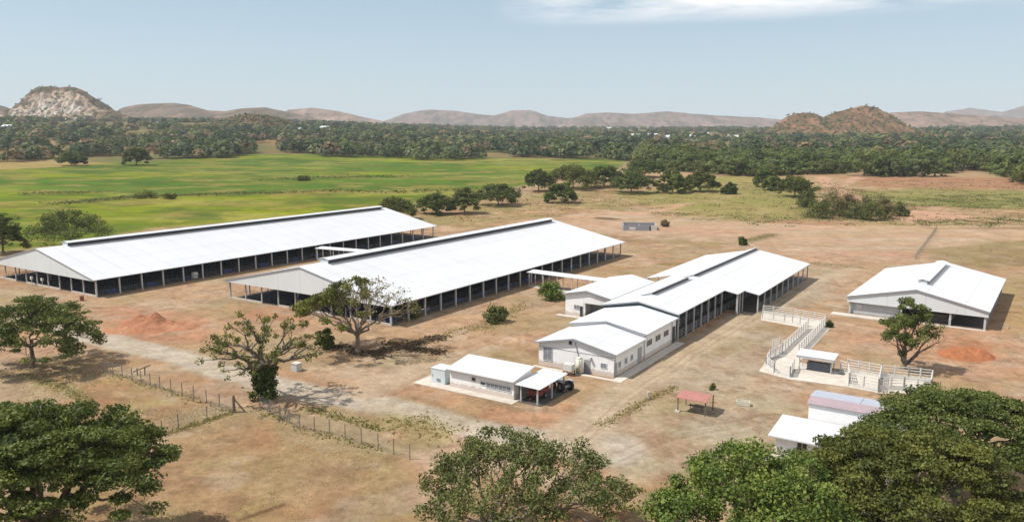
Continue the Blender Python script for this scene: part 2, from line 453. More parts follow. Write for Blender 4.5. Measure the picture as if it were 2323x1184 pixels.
# gravel pad
PADP = [(1405, 872), (1560, 795), (1690, 708), (1845, 628), (1905, 612), (1870, 680), (1720, 712), (1770, 760), (1720, 850), (1690, 880), (1550, 890), (1480, 930), (1360, 968), (1330, 930)]
m = poly_mask(PADP, 4); lay(m, alb(192, 177, 148), .94); PADM = m.copy()
m = poly_mask([(1360, 968), (1550, 890), (1720, 880), (1850, 920), (1740, 1010), (1560, 1080), (1420, 1090), (1300, 1010)], 5); lay(m, alb(200, 178, 146), .88)
lay(m * n01(7, 23, .42, .6), alb(188, 176, 140), .75)
lay(poly_mask([(1560, 940), (1720, 925), (1760, 980), (1640, 1010), (1560, 985)], 6), alb(190, 180, 154), .7)
lay(line_mask([(1600, 800), (1650, 795)], 4, 3) * n01(2, 24, .35, .6), alb(170, 144, 90), .7)
lay(poly_mask([(1490, 900), (1560, 880), (1620, 905), (1560, 940), (1480, 945)], 4), alb(186, 168, 116), .6)
lay(line_mask([(1358, 966), (1400, 945), (1450, 918), (1500, 893), (1535, 878)], [1.6, 1.3, 1.2, .9, .6], 1.0), alb(136, 108, 72), .85)
# road
ROADP = [(-120, 690), (60, 712), (200, 760), (330, 792), (450, 822), (570, 860), (700, 892), (850, 915), (1000, 952), (1130, 985), (1260, 1000), (1380, 1020)]
m = line_mask(ROADP, [9, 8, 6.5, 6, 6, 6, 6.5, 6.5, 6, 6, 7, 9], 2.2); ROADM = m.copy()
lay(m, GREY, .95)
m2 = line_mask([(840, 890), (930, 845), (1030, 806), (1120, 790)], [6, 5, 4, 3], 2.5); ROADM = np.maximum(ROADM, m2); lay(m2, alb(206, 182, 150), .9)
m3 = line_mask([(1280, 1005), (1345, 950), (1420, 885), (1550, 810), (1690, 722), (1850, 634), (1935, 610)], [8, 6, 6, 6, 6, 5, 4], 3); lay(m3, alb(210, 190, 158), .85); ROADM = np.maximum(ROADM, m3)
lay(poly_mask([(-150, 632), (60, 662), (160, 672), (120, 720), (-150, 740)], 5), alb(214, 190, 156), .8)
# wheel tracks on the road (pale compacted lines)
for off in (-1.1, 1.1):
    q = [(x, y + off * 3.2) for x, y in ROADP]
    lay(line_mask(q, .7, .8), alb(222, 208, 184), .5)
for pts_, w_ in (([(1300, 1004), (1420, 900), (1560, 806), (1690, 724), (1850, 636)], .45), ([(1318, 1008), (1436, 905), (1578, 808), (1708, 726), (1862, 640)], .45), ([(1360, 1040), (1500, 985), (1640, 960), (1730, 940)], .4), ([(1380, 1055), (1515, 1000), (1650, 975), (1735, 955)], .4),
                 ([(180, 700), (420, 690), (640, 660), (900, 560)], .5), ([(980, 770), (1080, 735), (1190, 700), (1260, 690)], .5), ([(870, 900), (1000, 830), (1110, 780), (1200, 740)], .4), ([(1920, 730), (2080, 760), (2200, 850), (2330, 880)], .5), ([(1420, 560), (1640, 560), (1900, 548), (2200, 540)], .8), ([(1330, 560), (1480, 540), (1640, 520)], .8)):
    lay(line_mask(pts_, w_, .5), alb(150, 122, 90), .35)
    lay(line_mask([(x + 3, y + 4) for x, y in pts_], w_, .5), alb(226, 206, 176), .4)
# left foreground paddock
m = poly_mask([(-200, 830), (170, 850), (300, 850), (530, 935), (700, 960), (880, 1020), (1000, 1100), (1500, 1100), (1500, 1500), (-200, 1500)], 5)
lay(m, alb(186, 150, 102), .85); lay(m * n01(10, 25, .5, .68), alb(184, 128, 86), .65); lay(m * n01(7, 26, .5, .68), alb(178, 160, 100), .7); lay(m * n01(3.2, 27, .55, .72), alb(206, 174, 128), .6); lay(m * n01(1.7, 52, .54, .68), alb(158, 128, 84), .5)
m = poly_mask([(-200, 820), (60, 850), (190, 905), (-200, 930)], 4); lay(m, alb(198, 176, 140), .8)
lay(line_mask([(100, 870), (150, 880), (190, 900)], 2.2, 1.6), alb(150, 146, 84), .8)
lay(line_mask([(880, 950), (940, 960), (1000, 990), (900, 1010)], 5, 4) * n01(3, 28, .35, .6), alb(176, 162, 92), .7)
lay(line_mask([(740, 932), (800, 950), (860, 970)], 2.4, 1.6), alb(164, 150, 84), .7)
lay(line_mask([(545, 1178), (590, 1160), (640, 1142)], .6, .5), alb(110, 80, 56), .8)
lay(poly_mask([(240, 840), (330, 850), (430, 890), (420, 905), (300, 870), (200, 860)], 3), alb(186, 158, 100), .6)
# rough, half-grown ground behind the buildings
mr = (1 - .75 * poly_mask([(1180, 505), (1420, 480), (1600, 500), (2400, 515), (2400, 560), (2080, 600), (1850, 610), (1640, 545), (1330, 525)], 20)) * np.clip((rad - 210) / 60, 0, 1) * np.clip((620 - rad) / 100, 0, 1) * (1 - GREENM)
lay(mr * n01(4.5, 47, .50, .64), alb(166, 128, 88), .55); lay(mr * n01(6.5, 48, .54, .68), alb(226, 192, 156), .5); lay(mr * n01(11, 49, .52, .66), alb(150, 136, 80), .5); lay(mr * n01(2.6, 50, .57, .70), alb(140, 112, 76), .4); lay(mr * n01(16, 51, .5, .66), alb(150, 150, 78), .45)
mc = np.clip((300 - rad) / 60, 0, 1) * (1 - ROADM * .7)
lay(mc * n01(3.4, 57, .52, .66), alb(176, 136, 100), .42); lay(mc * n01(5.2, 58, .54, .68), alb(196, 176, 148), .5); lay(mc * n01(1.5, 59, .56, .70), alb(150, 120, 86), .45); lay(mc * n01(12, 60, .54, .68), alb(172, 156, 104), .45)
mm = poly_mask([(1400, 440), (1560, 420), (1640, 400), (1740, 400), (1800, 425), (1840, 480), (1820, 500), (1560, 492), (1470, 470)], 14)
lay(mm, alb(168, 160, 78), .55); lay(mm * n01(24, 53, .46, .64), alb(148, 156, 58), .6)
mm = poly_mask([(1940, 438), (2100, 426), (2400, 434), (2400, 474), (2150, 468), (2000, 456)], 9)
lay(mm, alb(150, 152, 62), .55); lay(line_mask([(2000, 450), (2140, 457), (2400, 456)], 12, 10), alb(110, 122, 46), .55)
lay(poly_mask([(1900, 402), (2400, 404), (2400, 430), (2080, 427), (1960, 421)], 9), alb(190, 132, 96), .5)
lay(poly_mask([(2060, 476), (2190, 484), (2210, 498), (2060, 506), (2040, 494)], 5), alb(222, 172, 138), .8)
for pts_, w_ in (([(1865, 402), (1890, 425), (1930, 410), (1960, 398)], 9), ([(1885, 420), (1925, 445), (1950, 470)], 8), ([(1480, 470), (1560, 462), (1500, 478), (1440, 486)], 5), ([(2180, 490), (2280, 500), (2400, 498)], 6)):
    lay(line_mask(pts_, w_, 6), alb(224, 174, 142), .75)
# fine, soil-scale variation of tone
f = fbm(gx / 2.3, gy / 2.3, 77, 3); gcol *= (0.82 + 0.36 * f)[:, None]
f = fbm(gx / .9, gy / .9, 78, 2); nearw = np.clip((260 - rad) / 160, 0, 1); gcol *= (1 + nearw * .22 * (f - .5))[:, None]
lum = gcol @ np.array([.3, .6, .1]); drab = (.18 * (1 - GREENM) * np.clip((1000 - rad) / 300, 0, 1))[:, None]
gcol = gcol * (1 - drab) + (lum[:, None] * np.array([1.10, .97, .86])[None, :]) * drab
gcol = np.clip(gcol * np.array([.965, .945, .94]), 0.005, .8)

mg, nt, bs = new_mat('earth')
at = nt.nodes.new('ShaderNodeAttribute'); at.attribute_name = 'soil'
n1 = noise(nt, 1.3, 6, 0.75); n2 = noise(nt, 0.18, 5, 0.65)
c = mix(nt, 1.0, at.outputs['Color'], ramp(nt, n1, [(0.3, 0.74), (0.5, 0.98), (0.72, 1.22)]), 'MULTIPLY')
c = mix(nt, 1.0, c, ramp(nt, n2, [(0.3, (0.90, 0.86, 0.80)), (0.7, (1.08, 1.08, 1.06))]), 'MULTIPLY')
n3 = noise(nt, 3.2, 3, 0.7)
c = mix(nt, ramp(nt, n3, [(0.60, 0.0), (0.74, 0.42)]), c, mix(nt, 1.0, c, (0.55, 0.50, 0.36), 'MULTIPLY'))
n4 = noise(nt, 7.0, 2, 0.6)
c = mix(nt, ramp(nt, n4, [(0.66, 0.0), (0.74, 0.5)]), c, mix(nt, 1.0, c, (0.50, 0.42, 0.32), 'MULTIPLY'))
n5 = noise(nt, 5.0, 2, 0.6, stretch=(1, 1, 1.7))
c = mix(nt, ramp(nt, n5, [(0.64, 0.0), (0.74, 0.45)]), c, mix(nt, 1.0, c, (1.3, 1.3, 1.3), 'MULTIPLY'))
nt.links.new(c, bs.inputs['Base Color']); bs.inputs['Roughness'].default_value = 1.0; bs.inputs['Specular IOR Level'].default_value = 0.1
b = N(nt, 'ShaderNodeBump', Strength=0.8, Distance=0.3); nt.links.new(n1, b.inputs['Height']); nt.links.new(b.outputs[0], bs.inputs['Normal'])

i = np.arange(nR - 1)[:, None] * nA + np.arange(nA - 1)[None, :]
Q = np.stack([i, i + 1, i + nA + 1, i + nA], -1).reshape(-1, 4)
j = np.arange(nR - 1) * nA
Q = np.concatenate([Q, np.stack([j + nA - 1, j, j + nA, j + 2 * nA - 1], -1)])
Q = Q[:, ::-1]
GV = np.stack([gx, gy, gzz], 1)
def sub_sheet(name, sel):
    q = Q[sel]; idx, inv = np.unique(q.ravel(), return_inverse=True)
    return mesh_np(name, GV[idx], inv.reshape(-1, 4), mg, col=gcol[idx], smooth=True)
qr = ROADM[Q].mean(1) > .55
qf = (GREENM[Q].mean(1) > .5) & ~qr
qp = (PADM[Q].mean(1) > .5) & ~qr & ~qf
tag(sub_sheet('road', qr), kind='structure')
tag(sub_sheet('green_field', qf), kind='structure')
tag(sub_sheet('gravel_yard', qp), kind='structure')
g = sub_sheet('ground', ~(qr | qf | qp)); tag(g, kind='structure')
k = len(g.data.vertices)

# ------------------------------------------------------------------ hills
def hill(name, sil, D, depth_m, mat_fn, rough=1.0, seed=0, base_drop=12, nx=200, ny=60, amp=1.0):
    """sil: silhouette (photo px) of the crest seen at distance D; the hill is a full ridge depth_m deep"""
    sx = np.array([p[0] for p in sil], float); sy = np.array([p[1] for p in sil], float)
    xs = np.linspace(sx[0], sx[-1], nx)
    crest_y = np.interp(xs, sx, sy)
    wxs = (xs - CX) / FPX * D * 1.013
    zc = CAMH + D * (CT * (CY - crest_y) - FPX * ST) / (FPX * CT + ST * (CY - crest_y))
    zb = gz(wxs, np.full(nx, D)) - base_drop
    h = np.maximum(zc - zb, 0.5)
    v = np.linspace(-1, 1, ny)
    X = np.repeat(wxs[None, :], ny, 0); Y = D + v[:, None] * depth_m * np.ones((1, nx))
    prof = np.clip(1 - np.abs(v), 0, 1)
    prof = prof ** 0.85 * (1 - .12 * np.sin(np.pi * prof))
    gul = fbm(X / (70 * rough), Y / (140 * rough), seed, 5) - .5
    gul2 = fbm(X / (22 * rough), Y / (40 * rough), seed + 9, 4) - .5
    edge = np.clip(prof * 4, 0, 1) * np.clip((1 - prof) * 3.5, 0, 1)
    Z = zb[None, :] + h[None, :] * prof[:, None] * (1 + (edge * 0)[:, None]) + amp * (gul * 0.55 + gul2 * .26) * np.minimum(h, 110)[None, :] * edge[:, None]
    X = X + (fbm(Y / 60, X / 60, seed + 3, 3) - .5) * 14 * rough
    Vt = np.stack([X, Y, Z], -1).reshape(-1, 3)
    i = np.arange(ny - 1)[:, None] * nx + np.arange(nx - 1)[None, :]
    q = np.stack([i, i + 1, i + nx + 1, i + nx], -1).reshape(-1, 4)
    col = mat_fn(X, Y, Z, zb[None, :], h[None, :], v[:, None] * np.ones((1, nx)), xs)
    o = mesh_np(name, Vt, q, mg, col=col.reshape(-1, 3), smooth=False)
    tag(o, kind='structure')
    return X, Y, Z

def mixc(a, b, k): return a * (1 - k[..., None]) + b * k[..., None]
def scrub(c1, c2, c3, s=30, sd=0):
    def f(X, Y, Z, zb, h, v, xs):
        k = np.clip((fbm(X / s, Y / s, 40 + sd, 4) - .35) / .3, 0, 1); k2 = np.clip((fbm(X / (s * .35), Z / (s * .3), 50 + sd, 4) - .5) / .2, 0, 1)
        c = mixc(np.broadcast_to(c1, X.shape + (3,)), np.asarray(c2), k)
        k3 = np.clip((fbm(X / (s * .9) + 7, Z / (s * .35), 60 + sd, 4) - .46) / .12, 0, 1)
        c = mixc(c, np.asarray(c3), k2 * .8)
        return mixc(c, np.asarray(c3) * .75, k3 * .55)
    return f
def quarry(X, Y, Z, zb, h, v, xs):
    c = scrub(alb(150, 122, 92), alb(128, 108, 82), alb(88, 86, 56), 26, 3)(X, Y, Z, zb, h, v, xs)
    rel = (Z - zb) / np.maximum(h, 1)
    px = np.broadcast_to(xs[None, :], X.shape)
    cut = np.exp(-((px - 195) / 62) ** 2 * .9) * np.clip((0.93 - rel) / .15, 0, 1)
    nz = fbm(X / 14, Z / 9, 71, 4)
    face = np.clip((cut + (nz - .5) * 1.2 - .26) / .22, 0, 1)
    c = mixc(c, alb(222, 196, 170), face)
    nz2 = fbm(X / 8, Z / 16, 72, 4)
    k = np.clip((nz2 - .48) / .12, 0, 1) * face
    c = mixc(c, alb(244, 236, 226), k * np.clip((.8 - rel) / .3, 0, 1))
    k = np.clip((fbm(X / 5, Z / 6, 73, 3) - .56) / .1, 0, 1) * face
    c = mixc(c, alb(120, 98, 80), k * .7)
    lo = np.clip((.30 - rel) / .1, 0, 1) * np.clip((fbm(X / 18, Z / 5, 74, 3) - .42) / .15, 0, 1) * (px > 20)
    return mixc(c, alb(236, 226, 212), lo)

HQ = hill('quarry_hill', [(-40, 288), (0, 274), (35, 262), (70, 243), (95, 228), (110, 205), (122, 197), (150, 195), (165, 198), (185, 196), (205, 197), (222, 204), (240, 218), (262, 232), (285, 250), (310, 264), (345, 276), (400, 290)], 2300, 170, quarry, .7, 4, 14, 220, 90)
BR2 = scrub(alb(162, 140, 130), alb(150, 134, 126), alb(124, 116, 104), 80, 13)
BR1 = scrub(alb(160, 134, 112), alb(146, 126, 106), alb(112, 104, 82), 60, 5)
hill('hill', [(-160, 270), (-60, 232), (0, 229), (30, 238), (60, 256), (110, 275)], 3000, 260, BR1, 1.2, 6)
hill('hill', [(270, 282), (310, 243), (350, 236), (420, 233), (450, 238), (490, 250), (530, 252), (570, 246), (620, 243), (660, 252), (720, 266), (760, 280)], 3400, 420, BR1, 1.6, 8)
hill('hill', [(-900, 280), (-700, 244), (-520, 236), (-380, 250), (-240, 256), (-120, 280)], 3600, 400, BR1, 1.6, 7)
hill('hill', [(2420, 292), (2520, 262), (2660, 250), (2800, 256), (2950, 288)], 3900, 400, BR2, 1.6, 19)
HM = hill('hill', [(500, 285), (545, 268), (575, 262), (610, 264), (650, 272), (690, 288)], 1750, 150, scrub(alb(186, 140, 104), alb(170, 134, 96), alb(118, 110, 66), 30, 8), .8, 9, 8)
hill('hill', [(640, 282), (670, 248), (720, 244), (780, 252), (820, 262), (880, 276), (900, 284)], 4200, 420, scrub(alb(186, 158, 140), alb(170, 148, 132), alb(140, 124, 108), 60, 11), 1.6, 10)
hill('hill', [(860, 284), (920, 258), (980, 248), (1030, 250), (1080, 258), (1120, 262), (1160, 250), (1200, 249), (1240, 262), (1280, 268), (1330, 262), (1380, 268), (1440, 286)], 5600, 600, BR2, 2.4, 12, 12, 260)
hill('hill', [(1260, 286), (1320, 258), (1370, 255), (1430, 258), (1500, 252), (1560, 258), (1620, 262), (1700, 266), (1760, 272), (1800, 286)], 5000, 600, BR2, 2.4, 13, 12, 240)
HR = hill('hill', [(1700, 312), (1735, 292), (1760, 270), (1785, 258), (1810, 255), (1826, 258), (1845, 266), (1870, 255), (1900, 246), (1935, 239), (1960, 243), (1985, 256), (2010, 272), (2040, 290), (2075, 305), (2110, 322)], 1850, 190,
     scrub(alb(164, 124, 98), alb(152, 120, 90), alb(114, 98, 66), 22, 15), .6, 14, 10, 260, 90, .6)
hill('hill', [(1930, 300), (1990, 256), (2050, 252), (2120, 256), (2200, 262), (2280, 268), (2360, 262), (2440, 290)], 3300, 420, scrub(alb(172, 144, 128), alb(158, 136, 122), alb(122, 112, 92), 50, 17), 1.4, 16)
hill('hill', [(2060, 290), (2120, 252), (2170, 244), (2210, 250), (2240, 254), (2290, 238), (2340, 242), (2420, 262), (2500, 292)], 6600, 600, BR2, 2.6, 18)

# ------------------------------------------------------------------ foliage
def leaf_quads(cent, size, up=0.55, elong=1.5, rg=rng, out=None, jit=.5):
    """pointed leaf-spray quads at cent (n,3)"""
    n = len(cent)
    nrm = rg.normal(size=(n, 3)); nrm[:, 2] = np.abs(nrm[:, 2]) + up * 1.6
    if out is not None: nrm = out + rg.normal(size=(n, 3)) * jit + np.array([0, 0, up * .7])
    nrm /= np.linalg.norm(nrm, axis=1)[:, None] + 1e-9
    a = rg.normal(size=(n, 3)); t = np.cross(nrm, a); t /= np.linalg.norm(t, axis=1)[:, None] + 1e-9
    b = np.cross(nrm, t)
    s = (size * rg.uniform(.6, 1.35, n))[:, None]
    l = s * elong * .5; w = s * .5
    sk = rg.uniform(-.35, .35, n)[:, None]
    v = np.stack([cent - t * l, cent + b * w + t * l * sk, cent + t * l, cent - b * w - t * l * sk * .6], 1).reshape(-1, 3)
    q = np.arange(n * 4).reshape(-1, 4)
    return v, q

def crown_points(rg, n_cl, rx, ry, z0, z1, dome=2.0, thick=0.45, rimdrop=0.0, lobes=3, irregular=.18):
    """cluster centres of a spreading crown: top surface is a dome from z1 in the middle to z0 at the rim"""
    th = rg.uniform(0, 2 * np.pi, n_cl); rho = np.sqrt(rg.uniform(0, 1, n_cl))
    ph = rg.uniform(0, 6.28, 4)
    lob = 1 + irregular * (np.sin(th * lobes + ph[0]) * .6 + np.sin(th * (lobes + 2) + ph[1]) * .5 + np.sin(th * (2 * lobes + 3) + ph[2]) * .3)
    top = z1 - (z1 - z0) * rho ** dome
    dz = (z1 - z0) * thick * rg.uniform(0, 1, n_cl) ** 1.5 * (1 - .45 * rho)
    x = rho * lob * rx * np.cos(th); y = rho * lob * ry * np.sin(th)
    z = top - dz + rg.normal(0, .03 * (z1 - z0), n_cl)
    z += (fbm(x / (rx * .5) + 30, y / (rx * .5) + 7, int(rg.integers(99)), 2) - .5) * .35 * (z1 - z0)
    return np.stack([x, y, z], 1)

def tube_path(pts, radii, n=6):
    pts = np.asarray(pts, float); radii = np.asarray(radii, float)
    d = np.gradient(pts, axis=0); d /= np.linalg.norm(d, axis=1)[:, None] + 1e-9
    ref = np.where(np.abs(d[:, 2:3]) < .9, np.array([[0, 0, 1.]]), np.array([[1., 0, 0]]))
    x = np.cross(d, ref); x /= np.linalg.norm(x, axis=1)[:, None] + 1e-9
    y = np.cross(d, x)
    a = np.linspace(0, 2 * np.pi, n, endpoint=False)
    v = pts[:, None, :] + radii[:, None, None] * (x[:, None, :] * np.cos(a)[None, :, None] + y[:, None, :] * np.sin(a)[None, :, None])
    m = len(pts)
    i = np.arange(m - 1)[:, None] * n + np.arange(n)[None, :]
    i2 = np.arange(m - 1)[:, None] * n + (np.arange(n)[None, :] + 1) % n
    q = np.stack([i, i2, i2 + n, i + n], -1).reshape(-1, 4)
    return v.reshape(-1, 3), q

class Wood:
    def __init__(s): s.v = []; s.q = []; s.n = 0
    def path(s, a, b, r0, r1, rg, bend=.12, seg=5, sag=0.0, n=6):
        a = np.asarray(a, float); b = np.asarray(b, float); L = np.linalg.norm(b - a)
        t = np.linspace(0, 1, seg + 1)[:, None]
        w = rg.normal(size=(seg + 1, 3)) * bend * L * .35; w[0] = 0; w[-1] = 0
        p = a + (b - a) * t + w * np.sin(np.pi * t) 
        p[:, 2] += sag * L * np.sin(np.pi * t[:, 0])
        v, q = tube_path(p, r0 + (r1 - r0) * t[:, 0] ** .8, n)
        s.v.append(v); s.q.append(q + s.n); s.n += len(v)
        return p
    def build(s, name, mat, parent):
        return mesh_np(name, np.concatenate(s.v), np.concatenate(s.q), mat, parent=parent, smooth=True)

def kmeans(p, k, rg, it=6):
    k = min(k, len(p)); c = p[rg.choice(len(p), k, replace=False)]
    for _ in range(it):
        l = ((p[:, None, :] - c[None]) ** 2).sum(-1).argmin(1)
        for j in range(k):
            if (l == j).any(): c[j] = p[l == j].mean(0)
    return l, c

def grow(wood, cl, fork, trunk_r, rg, n_limb=6, n_sub=4, up=.55, twig=True, min_r=.03):
    """limbs from the fork through branch nodes to every leaf cluster"""
    fork = np.asarray(fork, float)
    l, c = kmeans(cl, n_limb, rg)
    for j in range(len(c)):
        pts = cl[l == j]
        if len(pts) == 0: continue
        node = fork + (pts.mean(0) - fork) * .55; node[2] -= .06 * abs(node[2] - fork[2])
        wood.path(fork, node, trunk_r * .62, trunk_r * .36, rg, .16, 6, .06)
        l2, c2 = kmeans(pts, n_sub, rg)
        for m in range(len(c2)):
            p2 = pts[l2 == m]
            if len(p2) == 0: continue
            node2 = node + (p2.mean(0) - node) * .62
            wood.path(node, node2, trunk_r * .32, trunk_r * .16, rg, .16, 4, .05, 5)
            if twig:
                for p in p2:
                    wood.path(node2, p, max(trunk_r * .12, min_r), max(.025, min_r * .5), rg, .14, 3, .03, 3)

def tree(name, label, cat, xy, H, rx, ry=None, fork=.25, rim=.6, seed=1, n_cl=120, per=90, leaf=.34, mat=L_RAIN, bark=M_BARK, pad=1.0, flat=.5,
         trunk_r=.45, off=(0, 0), dome=2.2, thick=.45, group=None, n_limb=6, n_sub=4, cl=None, lean=(0, 0), tint=(.08, .95), lobes=3, irregular=.24, rz=0, mats2=None, twig=True, extra=None, up=.55):
    rg = np.random.default_rng(seed)
    o = thing(name, label, cat, xy, rz, group)
    ry = rx if ry is None else ry
    if cl is None:
        cl = crown_points(rg, n_cl, rx, ry, H * rim, H, dome, thick, lobes=lobes, irregular=irregular)
        cl[:, 0] += off[0]; cl[:, 1] += off[1]
    w = Wood(); fk = np.array([lean[0], lean[1], H * fork])
    w.path((0, 0, -.3), fk, trunk_r * 1.15, trunk_r * .85, rg, .06, 5, 0, 8)
    w.path((0, 0, -.3), (0, 0, .7), trunk_r * 1.7, trunk_r * 1.0, rg, 0, 3, 0, 8)
    grow(w, cl, fk, trunk_r, rg, n_limb, n_sub, twig=twig)
    if extra is not None: extra(w, rg, fk)
    w.build('trunk', bark, o)
    n = len(cl)
    cnt = np.maximum(6, (per * rg.uniform(.5, 1.5, n)).astype(int))
    idx = np.repeat(np.arange(n), cnt)
    rad_ = pad * rg.uniform(.7, 1.25, n)
    d = rg.normal(size=(len(idx), 3)); d /= np.linalg.norm(d, axis=1)[:, None] + 1e-9
    dirs = d.copy()
    d *= (rg.uniform(0, 1, len(idx)) ** .40)[:, None]
    c = cl[idx] + d * rad_[idx][:, None] * np.array([1, 1, flat])
    v, q = leaf_quads(c, leaf, up, rg=rg, out=dirs * .5, jit=.6)
    ct = rg.uniform(tint[0], tint[1], n)
    big = fbm(cl[:, 0] / (rx * .35) + 5, cl[:, 1] / (rx * .35) + 9, seed + 4, 2)
    t = np.clip(ct[idx] * .62 + big[idx] * .42 + rg.normal(0, .17, len(idx)), 0, 1)
    mesh_np('crown', v, q, mat, tint=t, parent=o)
    return o

def pxtree(name, label, cat, base, top, half, seed, **kw):
    """place a tree from its foot, crown top and half width in the photo"""
    xy = P(*base); z0 = float(gz(*xy)); d = depth(xy, z0)
    H = zat(xy, top) - z0; rx = half * d / FPX
    kw.setdefault('pad', rx * .2); kw.setdefault('trunk_r', max(.12, H * .028))
    return tree(name, label, cat, xy, H, rx, seed=seed, **kw)

# foreground crowns
tree('rain_tree', 'dense dark green spreading tree filling the bottom left corner', 'tree', P(100, 1285), 13.0, 9.8, 9.6, fork=.26, rim=.66, seed=3, n_cl=400, per=230, leaf=.19, mat=L_RAIN, pad=1.2, flat=.34, trunk_r=.6, dome=3.0, thick=1.25, n_limb=8, n_sub=6, off=(-.4, .6))
tree('rain_tree', 'thin crowned olive tree with pale limbs at the bottom centre', 'tree', P(1118, 1236), 9.3, 9.8, 8.6, fork=.16, rim=.52, seed=8, n_cl=270, per=85, leaf=.18, mat=L_OLIVE, bark=M_BARKL, pad=.95, flat=.6, trunk_r=.36, dome=2.0, thick=.85, n_limb=9, n_sub=5, off=(2.2, .6))
tree('broadleaf_tree', 'bright leafy green tree at the bottom edge beside the olive crowned trees', 'tree', P(1705, 1330), 11.6, 8.4, 7.6, fork=.2, rim=.5, seed=14, n_cl=360, per=120, leaf=.19, mat=L_BRIGHT, bark=M_BARKL, pad=.95, flat=.75, trunk_r=.35, dome=1.7, thick=.95, n_limb=8, n_sub=5, lobes=4, irregular=.3)
tree('rain_tree', 'wide olive green tree in the bottom right in front of the white house', 'tree', P(2030, 1262), 11.2, 11.2, 8.8, fork=.22, rim=.5, seed=21, n_cl=330, per=230, leaf=.18, mat=L_OLIVE2, pad=1.25, flat=.32, trunk_r=.55, dome=2.4, thick=.7, n_limb=8, n_sub=6)
tree('rain_tree', 'flat topped dark green tree cut by the right edge behind the olive one', 'tree', P(2165, 1122), 10.4, 11.0, 8.6, fork=.24, rim=.6, seed=25, n_cl=300, per=200, leaf=.19, mat=L_RAIN, pad=1.25, flat=.32, trunk_r=.5, dome=2.2, thick=.55, n_limb=8, n_sub=5, tint=(.2, 1.0), off=(.8, 0))
pxtree('rain_tree', 'round crowned green tree standing by the road at the left edge', 'tree', (75, 833), 668, 122, 31, fork=.28, rim=.42, n_cl=240, per=120, leaf=.21, mat=L_RAIN, pad=1.15, flat=.36, off=(1.6, 0), thick=.85, tint=(.25, 1.0))
def ivy_cl(rg, n, h, r): return np.stack([rg.normal(0, r, n), rg.normal(0, r, n), rg.uniform(.2, h, n)], 1)
# bare tree with leafy ivy on the lower trunk
xy = P(603, 905); rgb = np.random.default_rng(41)
Hb = zat(xy, 700); rb = 140 * depth(xy) / FPX
cl = crown_points(rgb, 120, rb, rb * .9, Hb * .52, Hb, 2.0, .8, irregular=.22); cl[:, 0] -= .9
ivc = np.repeat(ivy_cl(rgb, 60, 4.6, .62), 1, 0)
ot = tree('ivy_tree', 'half bare tree with ivy wrapped trunk beside the road junction', 'tree', xy, Hb, rb, fork=.34, seed=42, cl=cl, per=30, leaf=.22, mat=L_OLIVE2, bark=M_BARK, pad=.58, flat=.8, trunk_r=.56, n_limb=8, n_sub=5)
iv = np.random.default_rng(43); c = ivc[iv.integers(0, len(ivc), 4600)] + iv.normal(0, .30, (4600, 3)); c[:, 2] = np.abs(c[:, 2])
v, q = leaf_quads(c, .3, .2, rg=iv); mesh_np('ivy', v, q, L_RAIN, tint=np.clip(iv.normal(.4, .2, len(q)), 0, 1), parent=ot)
# umbrella tree in front of the middle barn: leafy on the left, nearly bare on the right
xy = P(812, 800); rgb = np.random.default_rng(51); Hb = zat(xy, 630); dpt = depth(xy); rb = 142 * dpt / FPX
cl = crown_points(rgb, 190, rb, rb * .8, Hb * .60, Hb, 2.0, .62, irregular=.14)
keepL = cl[cl[:, 0] < rgb.normal(.2, 1.6, len(cl))]; bare = cl[cl[:, 0] >= .4]
def bare_limbs(w, rg, fk): grow(w, bare, fk, .36, rg, 5, 5, min_r=.05)
ot = tree('umbrella_tree', 'umbrella tree half leafless in front of the middle barn', 'tree', xy, Hb, rb, fork=.22, seed=52, cl=keepL, per=110, leaf=.24, mat=L_OLIVE2, bark=M_BARKL, pad=1.05, flat=.6, trunk_r=.4, n_limb=6, n_sub=4, extra=bare_limbs)
iv = np.random.default_rng(53); c = bare[iv.integers(0, len(bare), 950)] + iv.normal(0, .5, (950, 3)) * np.array([1, 1, .4])
v, q = leaf_quads(c, .27, .5, rg=iv); mesh_np('sparse_crown', v, q, L_DRY, tint=iv.uniform(.2, 1, len(q)), parent=ot)
# tree at the right barn, bare limbs on its right side
xy = P(2050, 838); Hb = zat(xy, 668); dpt = depth(xy); rb = 56 * dpt / FPX; rgb = np.random.default_rng(61)
cl = np.concatenate([crown_points(rgb, 62, rb, rb, Hb * .55, Hb, 1.6, .9), ivy_cl(rgb, 16, 6.5, .8) + np.array([[-.3, 0, 2.2]])])
def bare_right(w, rg, fk):
    for dx, h in ((6.2, 5.0), (5.2, 6.2), (7.0, 6.6), (4.2, 4.0), (-2.9, 7.6), (-3.4, 5.6)):
        b = np.array([dx, rg.normal(0, 1.2), h]); m = fk + (b - fk) * .5 + np.array([0, 0, -.3])
        w.path((.1, 0, .6), m, .17, .10, rg, .1, 4); w.path(m, b, .10, .03, rg, .15, 4, 0, 4)
        for k in range(4):
            w.path(m + (b - m) * rg.uniform(.2, .9), b + rg.normal(0, 1.0, 3), .045, .02, rg, .2, 3, 0, 3)
tree('broadleaf_tree', 'upright leafy tree with bare right hand limbs before the right barn', 'tree', xy, Hb, rb, fork=.2, seed=62, cl=cl, per=130, leaf=.20, mat=L_RAIN, bark=M_BARKL, pad=.85, flat=.7, trunk_r=.3, n_limb=6, n_sub=3, extra=bare_right, tint=(.3, 1.0))

